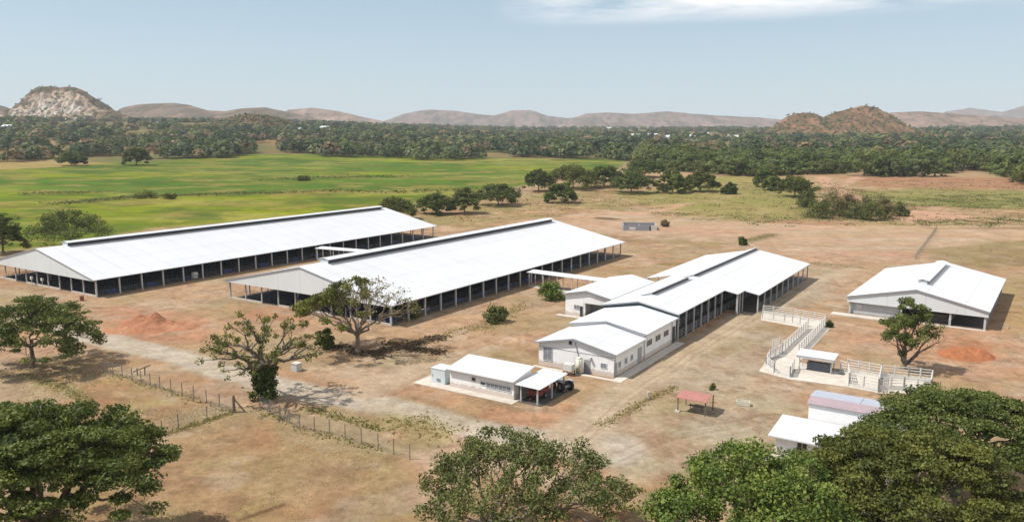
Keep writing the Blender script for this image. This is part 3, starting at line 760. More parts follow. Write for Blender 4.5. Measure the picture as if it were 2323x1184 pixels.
# shrubs
def shrub(label, base, top, half, seed, mat=L_OLIVE2, name='shrub', cat='shrub', group=None, per=70, n_cl=34, leaf=.3, tint=(.2, .9), flat=.9):
    xy = P(*base); z0 = float(gz(*xy)); d = depth(xy, z0); H = zat(xy, top) - z0; rx = half * d / FPX
    rg = np.random.default_rng(seed)
    u = rg.normal(size=(n_cl, 3)); u /= np.linalg.norm(u, axis=1)[:, None]; u[:, 2] = np.abs(u[:, 2])
    cl = u * rg.uniform(.4, .85, n_cl)[:, None] * np.array([rx, rx * .9, H * .9]) + np.array([0, 0, H * .12])
    sc_ = max(1.0, d / 330.0)
    return tree(name, label, cat, xy, H, rx, fork=.12, seed=seed, cl=cl, per=per, leaf=leaf * sc_, mat=mat, pad=rx * .3, flat=flat, trunk_r=max(.06, rx * .05), n_limb=4, n_sub=3, group=group, tint=tint, twig=False)
shrub('leafy green bush beside the covered walkway and the middle barn', (1252, 680), 630, 34, 71, L_BRIGHT)
shrub('olive round bush on bare earth right of the middle barn', (1125, 730), 684, 34, 72, L_OLIVE, leaf=.26)
shrub('small dark green bush beside the half leafless umbrella tree', (738, 790), 742, 28, 73, L_RAIN)
shrub('leggy bush beside the front right corner of the middle barn', (930, 722), 668, 30, 74, L_OLIVE2, per=40)
shrub('little brown bush next to the roofless block enclosure', (1508, 514), 498, 12, 75, L_BROWN)
shrub('low dark bush at the near end of the green strip', (1684, 556), 534, 13, 76, L_RAIN)
shrub('small bush beside the cattle race', (1882, 742), 726, 8, 77, L_OLIVE)
shrub('small plant near the red roofed shelter', (1618, 884), 869, 10, 78, L_OLIVE2, per=25, n_cl=14, leaf=.2)
shrub('dark bush behind the end of the white pens', (2108, 886), 862, 14, 79, L_RAIN)

# trees standing alone between the sheds and the wood
mid = [  # label, base, top, half, seed, mat, kw
 ('broad dark tree behind the near end of the left barn', (162, 562), 478, 78, 101, L_RAIN, dict(n_cl=110, per=70, rim=.5, thick=.8)),
 ('dark tree cut by the left edge behind the left barn', (8, 575), 488, 40, 102, L_RAIN, dict(n_cl=70, per=70, rim=.5, thick=.8)),
 ('low spreading tree directly behind the far end of the left barn', (902, 498), 450, 42, 103, L_OLIVE2, dict(rim=.6)),
 ('thin stemmed tree first in the row right of the left barn', (990, 486), 440, 38, 104, L_RAIN, dict(rim=.6)),
 ('brownish tree middle in the row right of the left barn', (1054, 484), 431, 36, 105, L_OLIVE, dict(rim=.55, thick=.7)),
 ('dark flat topped tree last in the row right of the left barn', (1130, 466), 418, 46, 106, L_RAIN, dict(rim=.6)),
 ('small dark tree standing alone far out in the green field at left', (162, 376), 345, 28, 107, L_RAIN, dict(rim=.6)),
 ('ragged tree standing alone in the green field right of the small dark one', (310, 375), 334, 28, 108, L_OLIVE2, dict(rim=.5, thick=.8)),
 ('umbrella shaped tree on open meadow at right of the clump', (1803, 446), 401, 38, 109, L_OLIVE2, dict(rim=.42, thick=.85)),
 ('small round dark bushy tree alone on the yellow meadow', (1655, 440), 416, 17, 110, L_RAIN, dict(rim=.3, thick=1., fork=.1)),
 ('leftmost tree of the clump in mid field', (1222, 434), 386, 28, 111, L_RAIN, dict(rim=.5, thick=.7)),
 ('wide flat topped tree in the clump in mid field', (1300, 428), 377, 52, 112, L_OLIVE2, dict(rim=.55)),
 ('pale leafy bushy tree at the near edge of the clump in mid field', (1274, 460), 415, 30, 113, L_FARG, dict(rim=.35, thick=.9, fork=.1)),
 ('grey green tree left of the dark one in the clump', (1370, 424), 375, 34, 114, L_RAIN, dict(rim=.5, thick=.8)),
 ('broad low tree in the front of the clump', (1432, 438), 392, 44, 115, L_RAIN, dict(rim=.45, thick=.8)),
 ('dark crowned tree at the back of the clump', (1462, 402), 366, 42, 116, L_RAIN, dict(rim=.5)),
 ('round fresh green tree at the right of the clump', (1525, 438), 386, 30, 117, L_FARG, dict(rim=.3, thick=1., fork=.12)),
 ('wide olive tree ending the clump on the right', (1588, 434), 389, 34, 118, L_OLIVE2, dict(rim=.45, thick=.8)),
 ('tall ragged tree behind the yellow meadow', (1732, 424), 380, 22, 119, L_FARG, dict(rim=.4, thick=.9)),
 ('low leafy tree under the tall ragged one', (1752, 432), 400, 22, 120, L_FARG, dict(rim=.3, thick=1.)),
]
for lab, base, top, half, sd, mt, kw in mid:
    k = dict(n_cl=130, per=80, leaf=.62, fork=.2, rim=.38, thick=.9, mat=mt, tint=(.0, .75), dome=2.6); k.update(kw); k['n_cl'] = 130; k['per'] = 80; k['rim'] = min(k['rim'], .42); k['thick'] = max(k['thick'], .85)
    xy = P(*base); d = depth(xy, float(gz(*xy))); k['leaf'] = .32 * max(1.0, d / 260.0); k['pad'] = half * d / FPX * .23
    pxtree('tree', lab, 'tree', base, top, half * (1.12 if 110 < sd < 119 else 1.0), sd, **k)
# thicket of scrub on the right
thk = [(1830, 470, 436, 22), (1860, 494, 452, 34), (1905, 490, 452, 26), (1940, 496, 458, 28), (1975, 500, 456, 26), (2010, 496, 462, 26), (2042, 490, 462, 20), (1890, 470, 440, 26), (1925, 474, 444, 24), (1965, 478, 448, 22), (2000, 478, 450, 20)]
tl = ['first scrub bush of the thicket nearest the umbrella shaped tree', 'darkest and largest bush of the thicket', 'bush just right of the darkest one in the thicket', 'olive bush at the front middle of the thicket', 'front bush of the thicket with the lowest foot',
      'front bush second from the right end of the thicket', 'last front bush at the right end of the thicket', 'brownish bush at the back left of the thicket', 'brownish bush at the back middle of the thicket', 'dry bush at the back of the thicket right of the brownish ones', 'hindmost right bush of the thicket']
for n_, ((bx, by, ty, hw), lb) in enumerate(zip(thk, tl)):
    shrub(lb, (bx, by), ty - 8, hw * 1.15, 140 + n_, [L_OLIVE, L_RAIN, L_DRY, L_OLIVE, L_OLIVE, L_DRY, L_OLIVE, L_DRY, L_BROWN, L_DRY, L_DRY][n_], per=80, n_cl=40, leaf=.34, tint=(.1, .95), group='scrub thicket on the right')
for n_, (bx, by, ty, hw, lb) in enumerate([(330, 450, 432, 30, 'dark low bush on the left of the scrub patch in the green field'), (385, 452, 436, 22, 'lighter low bush on the right of the scrub patch in the green field'), (690, 410, 398, 20, 'low bush in the far right part of the green field')]):
    shrub(lb, (bx, by), ty, hw, 170 + n_, L_OLIVE2, per=45, n_cl=26, leaf=.34)

# ------------------------------------------------------------------ the wood beyond the fields
def far_tree_mesh(seed, mat, H=12.0, r=7.0, rim=.4, n_cl=34, per=34, leaf=.85, thick=.9, dome=2.0):
    rg = np.random.default_rng(seed)
    cl = crown_points(rg, n_cl, r, r, H * rim, H, dome, thick, irregular=.2)
    idx = np.repeat(np.arange(n_cl), per)
    d = rg.normal(size=(len(idx), 3)); d /= np.linalg.norm(d, axis=1)[:, None]; d *= rg.uniform(.2, 1, len(idx))[:, None] ** .5
    c = cl[idx] + d * (r * .28) * np.array([1, 1, .75])
    oc = c - np.array([0, 0, H * .45]); oc /= np.linalg.norm(oc, axis=1)[:, None]
    v, q = leaf_quads(c, leaf, .4, 1.3, rg=rg, out=d * .7 + oc * .6, jit=.3)
    t = np.clip(rg.uniform(.1, .9, n_cl)[idx] * .6 + rg.uniform(0, .4, len(idx)), 0, 1)
    tv, tq = tube_path([(0, 0, -.5), (.1, 0, H * .25), (0, .1, H * .6)], [.5, .38, .2], 6)
    me = mesh_np('far_tree', np.concatenate([tv, v]), np.concatenate([tq, q + len(tv)]), mat, tint=np.concatenate([np.full(len(tq), 0.0), t]))
    data = me.data; bpy.data.objects.remove(me)
    data.materials.append(M_BARK)
    mi = np.zeros(len(data.polygons), np.int32); mi[:len(tq)] = 1; data.polygons.foreach_set('material_index', mi)
    return data
FT = [(far_tree_mesh(200, L_RAIN, 12, 9, .5), 'dark'), (far_tree_mesh(201, L_FAR, 12, 7.5, .4), 'dark'), (far_tree_mesh(202, L_FAR, 12, 6.5, .3), 'dark'), (far_tree_mesh(203, L_OLIVE2, 11, 8, .45), 'olive'),
      (far_tree_mesh(204, L_FARG, 12, 6.5, .25), 'green'), (far_tree_mesh(205, L_FARG, 9, 5, .2), 'green'), (far_tree_mesh(206, L_BROWN, 9, 6, .35, per=26), 'brown'), (far_tree_mesh(207, L_RAIN, 11, 11, .62), 'dark')]
FLAB = {'dark': ('dark green tree in the near edge of the wood', 'dark trees at the near edge of the wood'),
        'olive': ('olive green tree in the near edge of the wood', 'olive trees at the near edge of the wood'),
        'green': ('fresh green leafy tree in the near edge of the wood', 'fresh green trees at the near edge of the wood'),
        'brown': ('dry brown tree in the near edge of the wood', 'dry brown trees at the near edge of the wood')}
# the wood's near edge in the photo, and how far trees of each stretch reach
EDGE = np.array([(-150, 372), (60, 368), (150, 360), (250, 356), (350, 362), (500, 362), (560, 352), (680, 354), (800, 360), (900, 362), (1000, 368), (1100, 362), (1250, 360), (1400, 364), (1500, 384), (1560, 392), (1720, 402), (1850, 396), (2000, 402), (2130, 402), (2170, 385), (2250, 392), (2330, 420), (2480, 425)], float)
rgf = np.random.default_rng(300)
cand = []
for n_ in range(9000):
    px = rgf.uniform(-120, 2440); e = np.interp(px, EDGE[:, 0], EDGE[:, 1])
    py = e - abs(rgf.normal(0, 26)) - 1
    if py < 304: continue
    # dry clearings inside the wood
    cl_ = float(vnoise(px / 75, py / 11, 91))
    if 480 < px < 700 and 300 < py < 346 and rgf.uniform() < .72: continue
    if 1090 < px < 1290 and 300 < py < 322 and rgf.uniform() < .8: continue
    if cl_ > (.60 if px < 1300 else .72): continue
    cand.append((px, py))
cand = np.array(cand); pts = Pv(cand[:, 0], cand[:, 1]); dist = np.hypot(pts[:, 0], pts[:, 1])
order = np.argsort(dist); kept = []
grid = {}
for ii in order:
    x, y = pts[ii]; s = 9.0 if dist[ii] < 1100 else 13.0
    cx_, cy_ = int(x // 14), int(y // 14); ok = True
    for a in (-1, 0, 1):
        for b_ in (-1, 0, 1):
            for (u_, v_) in grid.get((cx_ + a, cy_ + b_), []):
                if (u_ - x) ** 2 + (v_ - y) ** 2 < s * s: ok = False
    if ok: grid.setdefault((cx_, cy_), []).append((x, y)); kept.append(ii)
def pick(px, py, rg):
    r = rg.uniform()
    if px < 480: 
        return [0, 1, 2, 7, 6, 4, 3, 6][int(r * 8)]
    if px < 1100: return [0, 1, 2, 2, 4, 3, 1, 6][int(r * 8)]
    if px < 1500: return [0, 1, 2, 4, 5, 7, 1, 3][int(r * 8)]
    return [0, 1, 5, 4, 4, 5, 7, 3][int(r * 8)]
NIND = 285
for n_, ii in enumerate(kept[:NIND]):
    x, y = pts[ii]; px, py = cand[ii]
    data, kind = FT[pick(px, py, rgf)]
    o = bpy.data.objects.new('woodland_tree', data); COL.objects.link(o)
    s = rgf.uniform(.85, 1.7) * (1.0 if px > 1450 else 1.1 if px > 560 else 1.3)
    o.location = (x, y, float(gz(x, y)) - .3); o.scale = (s * rgf.uniform(.9, 1.15), s * rgf.uniform(.9, 1.15), s * rgf.uniform(.85, 1.1)); o.rotation_euler = (0, 0, rgf.uniform(0, 6.28))
    tag(o, FLAB[kind][0], 'tree', FLAB[kind][1])
# everything deeper in the wood: one mass
rest = [(pts[ii][0], pts[ii][1], cand[ii][0]) for ii in kept[NIND:]]
for n_ in range(10200):
    y = rgf.uniform(1150, 3900); x = rgf.uniform(-1.02, 1.02) * y
    pxx = CX + FPX * x / (y * 1.0)
    if fbm(x / 150, y / 210, 92, 3) > (.50 if pxx < 760 else .555 if pxx < 1500 else .60): continue
    rest.append((x, y, pxx))
rest = np.array(rest)
nT = len(rest); K = 95
gzr = gz(rest[:, 0], rest[:, 1])
Ht = rgf.uniform(7, 17, nT) ** 1.0; rt = Ht * rgf.uniform(.45, .85, nT)
u = rgf.normal(size=(nT, K, 3)); u /= np.linalg.norm(u, axis=2)[:, :, None]; u[:, :, 2] = np.abs(u[:, :, 2])
c = np.stack([rest[:, 0], rest[:, 1], gzr + Ht * .28], 1)[:, None, :] + u * np.stack([rt, rt, Ht * .72], 1)[:, None, :] * rgf.uniform(.78, 1.05, (nT, K, 1))
brown = np.where(rest[:, 2] < 700, .17, .10)
isb = rgf.uniform(size=nT) < brown
base_t = rgf.uniform(.0, 1.0, nT) ** 1.4
tt = np.clip(base_t[:, None] + rgf.normal(0, .15, (nT, K)), 0, 1)
for nm, sel, mt in (('woodland', ~isb, L_FAR), ('dry_woodland', isb, L_BROWN)):
    cc = c[sel].reshape(-1, 3); dd = np.repeat(np.hypot(rest[sel, 0], rest[sel, 1]), K)
    v, q = leaf_quads(cc, np.repeat(rt[sel], K) * .36, .25, 1.25, rg=rgf, out=u[sel].reshape(-1, 3), jit=.36)
    o = mesh_np(nm, v, q, mt, tint=tt[sel].ravel())
    tag(o, 'mass of distant dark green woodland filling the plain before the hills' if nm == 'woodland' else 'scattered dry brown trees of the distant woodland', 'woodland', kind='stuff')
# scrub on the nearer hills
def hill_scrub(name, XYZ, n, size, mt, seed, label, keep=None):
    rg = np.random.default_rng(seed); X, Y, Z = XYZ; ny, nx = X.shape
    a = rg.integers(2, ny // 2 + 3, n); b_ = rg.integers(3, nx - 3, n)
    c = np.stack([X[a, b_], Y[a, b_], Z[a, b_]], 1) + rg.normal(0, 2, (n, 3)) * np.array([1, 1, 0])
    c = np.repeat(c, 7, 0) + rg.normal(0, size * .5, (n * 7, 3)); c[:, 2] += size * .5
    v, q = leaf_quads(c, size, .5, rg=rg)
    tag(mesh_np(name, v, q, mt, tint=rg.uniform(0, 1, len(q))), label, 'scrub', kind='stuff')
hill_scrub('hill_scrub', HR, 620, 2.8, L_OLIVE, 401, 'dark scrub dotted over the brown hill on the right')
hill_scrub('hill_scrub', HQ, 330, 3.6, L_OLIVE2, 402, 'dark scrub on the crest and flanks of the quarried hill')
hill_scrub('hill_scrub', HM, 520, 3.4, L_BROWN, 403, 'brown bushes covering the low hill behind the green field')
hill_scrub('hill_scrub', HM, 260, 3.6, L_FAR, 404, 'dark green bushes on the low hill behind the green field')
M_STAKE = plain('pale_fence_stake', (0.27, 0.235, 0.19), 0.85, 0.25, 4)

# ================================================================== buildings
PV = np.array
def local_frame(xy, rz): return Matrix.Translation((float(xy[0]), float(xy[1]), 0)) @ Matrix.Rotation(rz, 4, 'Z')

post_proto = {}
def post_mesh(h, w, mat):
    k = (round(h, 2), round(w, 2), mat.name)
    if k not in post_proto:
        o = MB().box(-w / 2, w / 2, -w / 2, w / 2, -.2, h).build('post', mat); post_proto[k] = o.data; bpy.data.objects.remove(o)
    return post_proto[k]
def post(parent, x, y, h, w=.26, mat=M_POST, z=0.0):
    o = bpy.data.objects.new('post', post_mesh(h, w, mat)); COL.objects.link(o); o.parent = parent; o.location = (x, y, z); return o

def ridge_vent(par, xr, zr, y0, y1, half=1.1, h=.85, over=.75):
    v = MB(); v.box(xr - half, xr + half, y0, y1, zr - .5, zr + h).build('ridge_vent', M_DARK, par)
    o = par.children[-1] if False else [c for c in bpy.data.objects if c.name.startswith('ridge_vent')][-1]
    return o

def vent(par, xr, zr, y0, y1, half=1.0, h=.62, over=.62, capmat=M_ROOF, rise=.22):
    b = MB().box(xr - half, xr + half, y0, y1, zr - .6, zr + h).build('ridge_vent', M_DARK, par)
    c = MB()
    c.slab([(xr, y0 - .3, zr + h + rise + .1), (xr + half + over, y0 - .3, zr + h + .06), (xr + half + over, y1 + .3, zr + h + .06), (xr, y1 + .3, zr + h + rise + .1)], .08)
    c.slab([(xr - half - over, y0 - .3, zr + h + .06), (xr, y0 - .3, zr + h + rise + .1), (xr, y1 + .3, zr + h + rise + .1), (xr - half - over, y1 + .3, zr + h + .06)], .08)
    c.build('vent_cap', capmat, b)
    MB().prism_y([(xr - half - .1, zr - .4), (xr - half - .1, zr + h), (xr + half + .1, zr + h), (xr + half + .1, zr - .4)], y0 - .08, y0 - .003).build('end_panel', M_GABLE, b)
    return b

def gable_roof(par, x0, x1, xr, y0, y1, ze, zr, th=.14, mat=M_ROOF, ze_l=None, name='roof'):
    ze_l = ze if ze_l is None else ze_l
    m = MB()
    m.slab([(xr, y0, zr), (x1, y0, ze), (x1, y1, ze), (xr, y1, zr)], th)
    m.slab([(x0, y0, ze_l), (xr - .002, y0, zr), (xr - .002, y1, zr), (x0, y1, ze_l)], th)
    return m.build(name, mat, par)

def rake_trim(par, x0, x1, xr, y, ze, zr, w=.16, mat=M_TRIM):
    m = MB()
    m.add([(x0, y, ze - .20), (xr, y, zr - .20), (xr, y, zr + .03), (x0, y, ze + .03), (x0, y - .06, ze - .20), (xr, y - .06, zr - .20), (xr, y - .06, zr + .03), (x0, y - .06, ze + .03)],
          [(0, 1, 2, 3), (7, 6, 5, 4), (0, 4, 5, 1), (3, 2, 6, 7), (0, 3, 7, 4), (1, 5, 6, 2)])
    m.add([(xr, y, zr - .20), (x1, y, ze - .20), (x1, y, ze + .03), (xr, y, zr + .03), (xr, y - .06, zr - .20), (x1, y - .06, ze - .20), (x1, y - .06, ze + .03), (xr, y - .06, zr + .03)],
          [(0, 1, 2, 3), (7, 6, 5, 4), (0, 4, 5, 1), (3, 2, 6, 7), (0, 3, 7, 4), (1, 5, 6, 2)])
    return m.build('rake_trim', mat, par)

def cow_barn(label, xy, W, L, He, Hr, nbay, oh, v0, v1, seed):
    o = thing('cattle_barn', label, 'barn', xy, -PSI, 'long cattle barns', z=0.0)
    xr = -W / 2
    gable_roof(o, -W - oh, oh, xr, -oh, L + oh, He, Hr)
    bottom = He - .30
    for y in (-oh + .10, L + oh - .16):
        MB().add([(-W - oh + .1, y, bottom), (oh - .1, y, bottom), (oh - .1, y, He - .15), (xr, y, Hr - .15), (-W - oh + .1, y, He - .15),
                  (-W - oh + .1, y + .06, bottom), (oh - .1, y + .06, bottom), (oh - .1, y + .06, He - .15), (xr, y + .06, Hr - .15), (-W - oh + .1, y + .06, He - .15)],
                 [(0, 1, 2, 3, 4), (9, 8, 7, 6, 5), (0, 5, 6, 1), (1, 6, 7, 2), (2, 7, 8, 3), (3, 8, 9, 4), (4, 9, 5, 0)]).build('gable_panel', M_GABLE, o)
    rake_trim(o, -W - oh, oh, xr, -oh - .01, He, Hr)
    vent(o, xr, Hr, v0, L - v1)
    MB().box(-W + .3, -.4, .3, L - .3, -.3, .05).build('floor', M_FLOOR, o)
    for i in range(nbay + 1):
        y = L * i / nbay
        post(o, 0, y, He - .25, .30); post(o, -W, y, He - .25, .30)
    for i in range(1, 9):
        post(o, -W * i / 9, 0, He - .25, .24); post(o, -W * i / 9, L, He - .25, .24)
    for i in range(1, nbay, 3):
        y = L * i / nbay
        for k in (.34, .66): post(o, -W * k, y, He + (Hr - He) * .62, .26)
    kb = MB()
    for i in range(9):
        if i in (2, 6): continue
        kb.box(-W * (i + 1) / 9 + .14, -W * i / 9 - .14, -.10, .10, -.2, .42)
    kb.build('kerb_wall', M_CONC, o)['kind'] = 'stuff'
    MB().box(-.14, .12, .2, L - .2, -.2, .38).build('feed_kerb', M_FLOOR, o)
    fr = MB()
    for z in (.85, 1.25): fr.bar((-.02, .15, z), (-.02, L - .15, z), .045)
    for i in range(nbay * 2):
        y = L * (i + .5) / (nbay * 2); fr.bar((-.02, y, 0), (-.02, y, 1.25), .035)
    fr.build('feed_rail', M_RAIL, o)
    st = MB(); rg = np.random.default_rng(seed)
    for row in (4.2, 9.0, 14.0, 19.5, 26, 31, 36, 41):
        if row > W - 2: continue
        for z in (.6, 1.1): st.bar((-row, 1.5, z), (-row, L - 1.5, z), .05)
        n = int(L / 1.25)
        for i in range(n):
            y = 1.6 + (L - 3.2) * i / (n - 1)
            st.bar((-row, y, 0), (-row, y, 1.15), .04); st.bar((-row, y, 1.0), (-row - 1.9, y, 1.0), .035); st.bar((-row, y, .5), (-row - 1.9, y, .5), .035); st.bar((-row - 1.9, y, .5), (-row - 1.9, y, 1.0), .035)
    s = st.build('stall_rails', M_RAIL, o); s['kind'] = 'stuff'
    for i in range(0, nbay, 2):
        y = L * (i + rg.uniform(.2, .7)) / nbay
        MB().box(-3.0, -2.2, y, y + .1, .05, .62).box(-3.0, -2.2, y + 2.3, y + 2.4, .05, .62).box(-3.0, -2.9, y + .102, y + 2.298, .05, .62).box(-2.3, -2.2, y + .102, y + 2.298, .05, .62).box(-2.898, -2.302, y + .102, y + 2.298, .05, .3).build('water_trough', M_BLUE, o)
    bm_ = MB()
    for i in range(0, nbay + 1):
        y = L * i / nbay
        bm_.bar((.3, y, He - .32), (xr, y, Hr - .34), .10); bm_.bar((-W - .3, y, He - .32), (xr, y, Hr - .34), .10)
    bm_.build('rafter', M_TRIM, o)
    return o
OA = PV([-91.97, 170.74]) - V * .45; OB = PV([-22.43, 144.44]) - V * .55
cow_barn('long white roofed cattle barn farthest left beside the green field', OA, 45.6, 119.8, 4.08, 9.29, 22, 1.0, 6.0, 2.2, 501)
cow_barn('long white roofed cattle barn between the other long barn and the milking block', OB, 46.8, 101.8, 4.13, 9.30, 20, 1.0, 6.0, 2.0, 502)

# covered walkways
def walkway(label, a, b, z, w, n):
    a = P(*a, z); b = P(*b, z); d = b - a; L = float(np.hypot(*d)); rz = math.atan2(d[1], d[0])
    o = thing('covered_walkway', label, 'walkway', a, rz, z=0.0)
    MB().slab([(0, -w / 2, z - .1), (L, -w / 2, z - .1), (L, w / 2, z + .12), (0, w / 2, z + .12)], .12).build('roof', M_ROOF, o)
    MB().box(0, L, -w / 2 + .3, w / 2 - .3, -.2, .07).build('floor', M_CONC, o)
    for i in range(n):
        for s in (-1, 1): post(o, .6 + (L - 1.2) * i / (n - 1), s * (w / 2 - .25), z - .2, .16)
walkway('narrow pale roofed walkway joining the two long barns', (722, 561), (880, 573), 3.7, 3.0, 5)
walkway('narrow white roofed walkway from the middle barn to the milking block', (1203, 614), (1378, 636), 3.7, 3.0, 6)

# ---------------------------------------------------------------- milking block
OC = PV([15.158, 112.738])
mb = thing('milking_block', 'stepped white milking block with three roof levels and grey windowed front', 'farm building', OC, -PSI, z=0.0)
def penta(x0, x1, xr, y0, y1, ze, zr, name, mat=M_WALL):
    return MB().prism_y([(x0, -.3), (x0, ze), (xr, zr), (x1, ze), (x1, -.3)], y0, y1).build(name, mat, mb)
W1 = penta(-13, 0, -6.6, 0, 11.0, 3.62, 5.02, 'front_wall')
W2 = penta(-13.02, .02, -6.6, 11.002, 24.9, 4.28, 5.5, 'middle_wall')
gable_roof(mb, -13.6, .55, -6.6, -.45, 11.25, 3.70, 5.16, .12, M_ROOF, name='front_roof')
gable_roof(mb, -13.7, .55, -6.6, 10.75, 25.0, 4.36, 5.64, .12, M_ROOFC, name='middle_roof')
rake_trim(mb, -13.6, .55, -6.6, -.46, 3.70, 5.16); rake_trim(mb, -13.7, .55, -6.6, 10.74, 4.36, 5.64)
def zC(x): return 6.40 - .193 * abs(x + 7)
def flat_r(x0, x1, y0, y1):  # roof strip between ridge and eave
    return [(x0, y0, zC(x0)), (x1, y0, zC(x1)), (x1, y1, zC(x1)), (x0, y1, zC(x0))]
rf = MB()
rf.slab(flat_r(-7, .6, 24.5, 50.0), .14); rf.slab(flat_r(-7, 3.3, 50.0, 54.4), .14); rf.slab(flat_r(-7, 6.3, 54.4, 100.0), .14)
rf.slab(flat_r(-14.3, -7.002, 24.5, 60.0), .14); rf.slab(flat_r(-20.6, -7.002, 60.0, 100.0), .14)
rf.build('rear_roof', M_ROOF, mb)
# dark fascia where the tall rear roof steps above the middle one
MB().prism_y([(-14.1, 4.2), (-14.1, zC(-14.1) - .16), (-7, zC(-7) - .16), (.4, zC(.4) - .16), (.4, 4.2)], 25.05, 25.2).build('step_fascia', M_TEAL, mb)
rake_trim(mb, -14.3, .6, -7, 24.49, zC(.6), zC(-7), mat=M_TRIM)
MB().box(-13.9, -13.75, 25.3, 59.5, 0, zC(-13.9) - .16).build('side_wall', M_TEAL, mb)  # dark colour stands in for the shaded gap under the left eave
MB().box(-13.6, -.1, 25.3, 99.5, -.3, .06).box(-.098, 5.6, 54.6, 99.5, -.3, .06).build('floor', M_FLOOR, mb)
def clerestory(y0, y1):
    b = MB().box(-7.25, -7.05, y0, y1, 6.2, 6.93).build('clerestory', M_DARK, mb)
    MB().slab([(-9.6, y0 - .2, zC(-9.6) + .16), (-6.75, y0 - .2, 7.08), (-6.75, y1 + .2, 7.08), (-9.6, y1 + .2, zC(-9.6) + .16)], .12).build('clerestory_roof', M_ROOF, b)
    MB().prism_y([(-9.4, zC(-9.4)), (-7.26, 6.9), (-7.26, zC(-7.26))], y0, y0 + .08).build('end_panel', M_GABLE, b)
clerestory(31.5, 50.0); clerestory(54.0, 99.8)
for i in range(7): post(mb, .15, 25.6 + 4.0 * i, zC(.15) - .15, .24)
post(mb, 3.0, 50.6, zC(3.0) - .15, .34)
for i in range(2): post(mb, 3.0, 52.4 + 1.9 * i, zC(3.0) - .15, .2)
for i in range(10): post(mb, 5.9, 55 + 4.9 * i, zC(5.9) - .15, .24)
for i in range(8): post(mb, -20.2, 60.5 + 5.5 * i, zC(-20.2) - .15, .24)
rl = MB()
for x in (-.1, -3.2, -6.4, -9.6):
    for z in (.5, .95, 1.4): rl.bar((x, 26, z), (x, 98, z), .05)
    for i in range(30): rl.bar((x, 26 + 2.45 * i, 0), (x, 26 + 2.45 * i, 1.5), .05)
for z in (.5, .95, 1.4): rl.bar((5.7, 55, z), (5.7, 99, z), .05)
for i in range(9): post(mb, -3.2, 27.0 + 8.0 * i, 4.9, .2)
rl.build('holding_pen_rails', M_TRIM, mb)['kind'] = 'stuff'
MB().box(-4.6, -4.4, 27, 49, 0, 3.4).build('parlour_wall', M_DARK, mb)  # coloured near black to carry the shade of the interior
# left wing
MB().box(-26, -21.9, 32.2, 53, -.3, 4.38).build('wing_wall', M_WALL, mb)
MB().box(-21.88, -16.2, 35.6, 53, -.3, 4.36).build('wing_wall', M_WALLG, mb)
MB().box(-21.88, -16.4, 32.2, 32.4, 2.9, 4.38).build('wing_header', M_WALL, mb)
MB().prism_y([(-26.01, 4.385), (-21.2, 5.34), (-16.2, 4.385)], 32.19, 53).build('wing_gable', M_WALL, mb)
gable_roof(mb, -26.6, -15.7, -21.2, 31.8, 53.4, 4.40, 5.52, .12, M_ROOF, name='wing_roof'); rake_trim(mb, -26.6, -15.7, -21.2, 31.79, 4.40, 5.52)
MB().box(-21.85, -21.6, 32.25, 32.5, -.2, 2.9).build('wing_post', M_WALL, mb)
MB().box(-16.5, -16.2, 32.2, 32.5, -.2, 2.9).build('wing_post', M_WALL, mb)
MB().box(-27.5, -15.5, 30.8, 32.1, -.2, .10).build('step', M_CONC, mb)
def window_y(x0, x1, z0, z1, y, par, glass=M_GLASS, bars=1, name='window'):
    """window on a wall facing -y"""
    f = MB(); t = .07
    f.box(x0 - t, x1 + t, y - .07, y - .005, z0 - t, z0).box(x0 - t, x1 + t, y - .07, y - .005, z1, z1 + t).box(x0 - t, x0, y - .07, y - .005, z0, z1).box(x1, x1 + t, y - .07, y - .005, z0, z1)
    for i in range(1, bars + 1):
        xm = x0 + (x1 - x0) * i / (bars + 1); f.box(xm - .025, xm + .025, y - .065, y - .006, z0, z1)
    o = f.build(name, M_FRAME, par)
    MB().box(x0 + .001, x1 - .001, y - .03, y - .012, z0 + .001, z1 - .001).build('pane', glass, o); return o
def window_x(y0, y1, z0, z1, x, par, glass=M_GLASS, bars=1, name='window', frame=M_FRAME):
    f = MB(); t = .07
    f.box(x + .005, x + .07, y0 - t, y1 + t, z0 - t, z0).box(x + .005, x + .07, y0 - t, y1 + t, z1, z1 + t).box(x + .005, x + .07, y0 - t, y0, z0, z1).box(x + .005, x + .07, y1, y1 + t, z0, z1)
    for i in range(1, bars + 1):
        ym = y0 + (y1 - y0) * i / (bars + 1); f.box(x + .006, x + .065, ym - .025, ym + .025, z0, z1)
    o = f.build(name, frame, par)
    MB().box(x + .012, x + .03, y0 + .001, y1 - .001, z0 + .001, z1 - .001).build('pane', glass, o); return o
# front gable: tall barred window, high vent, small window, door
window_y(-12.1, -10.6, .9, 3.0, 0, mb, M_GLASSG, 1)
window_y(-7.6, -7.1, 4.05, 4.6, 0, mb, M_GLASS, 0, 'vent_opening')
window_y(-2.1, -1.2, 1.25, 1.95, 0, mb, M_GLASSG, 1)
MB().box(-13.02, .02, -.035, -.004, 2.98, 3.05).build('wall_band', M_TRIM, mb)
MB().box(-4.95, -3.9, -.05, -.004, 0, 2.1).build('door', M_DOOR, mb)
MB().box(-4.0, -3.7, -.5, -.004, 2.3, 2.6).build('wall_box', M_FRAME, mb)
MB().bar((-5.9, -.12, 2.4), (-6.5, -.12, 4.5), .06).bar((-5.9, -.12, 2.4), (-5.9, -.3, .2), .06).build('flue_pipe', M_TRIM, mb)
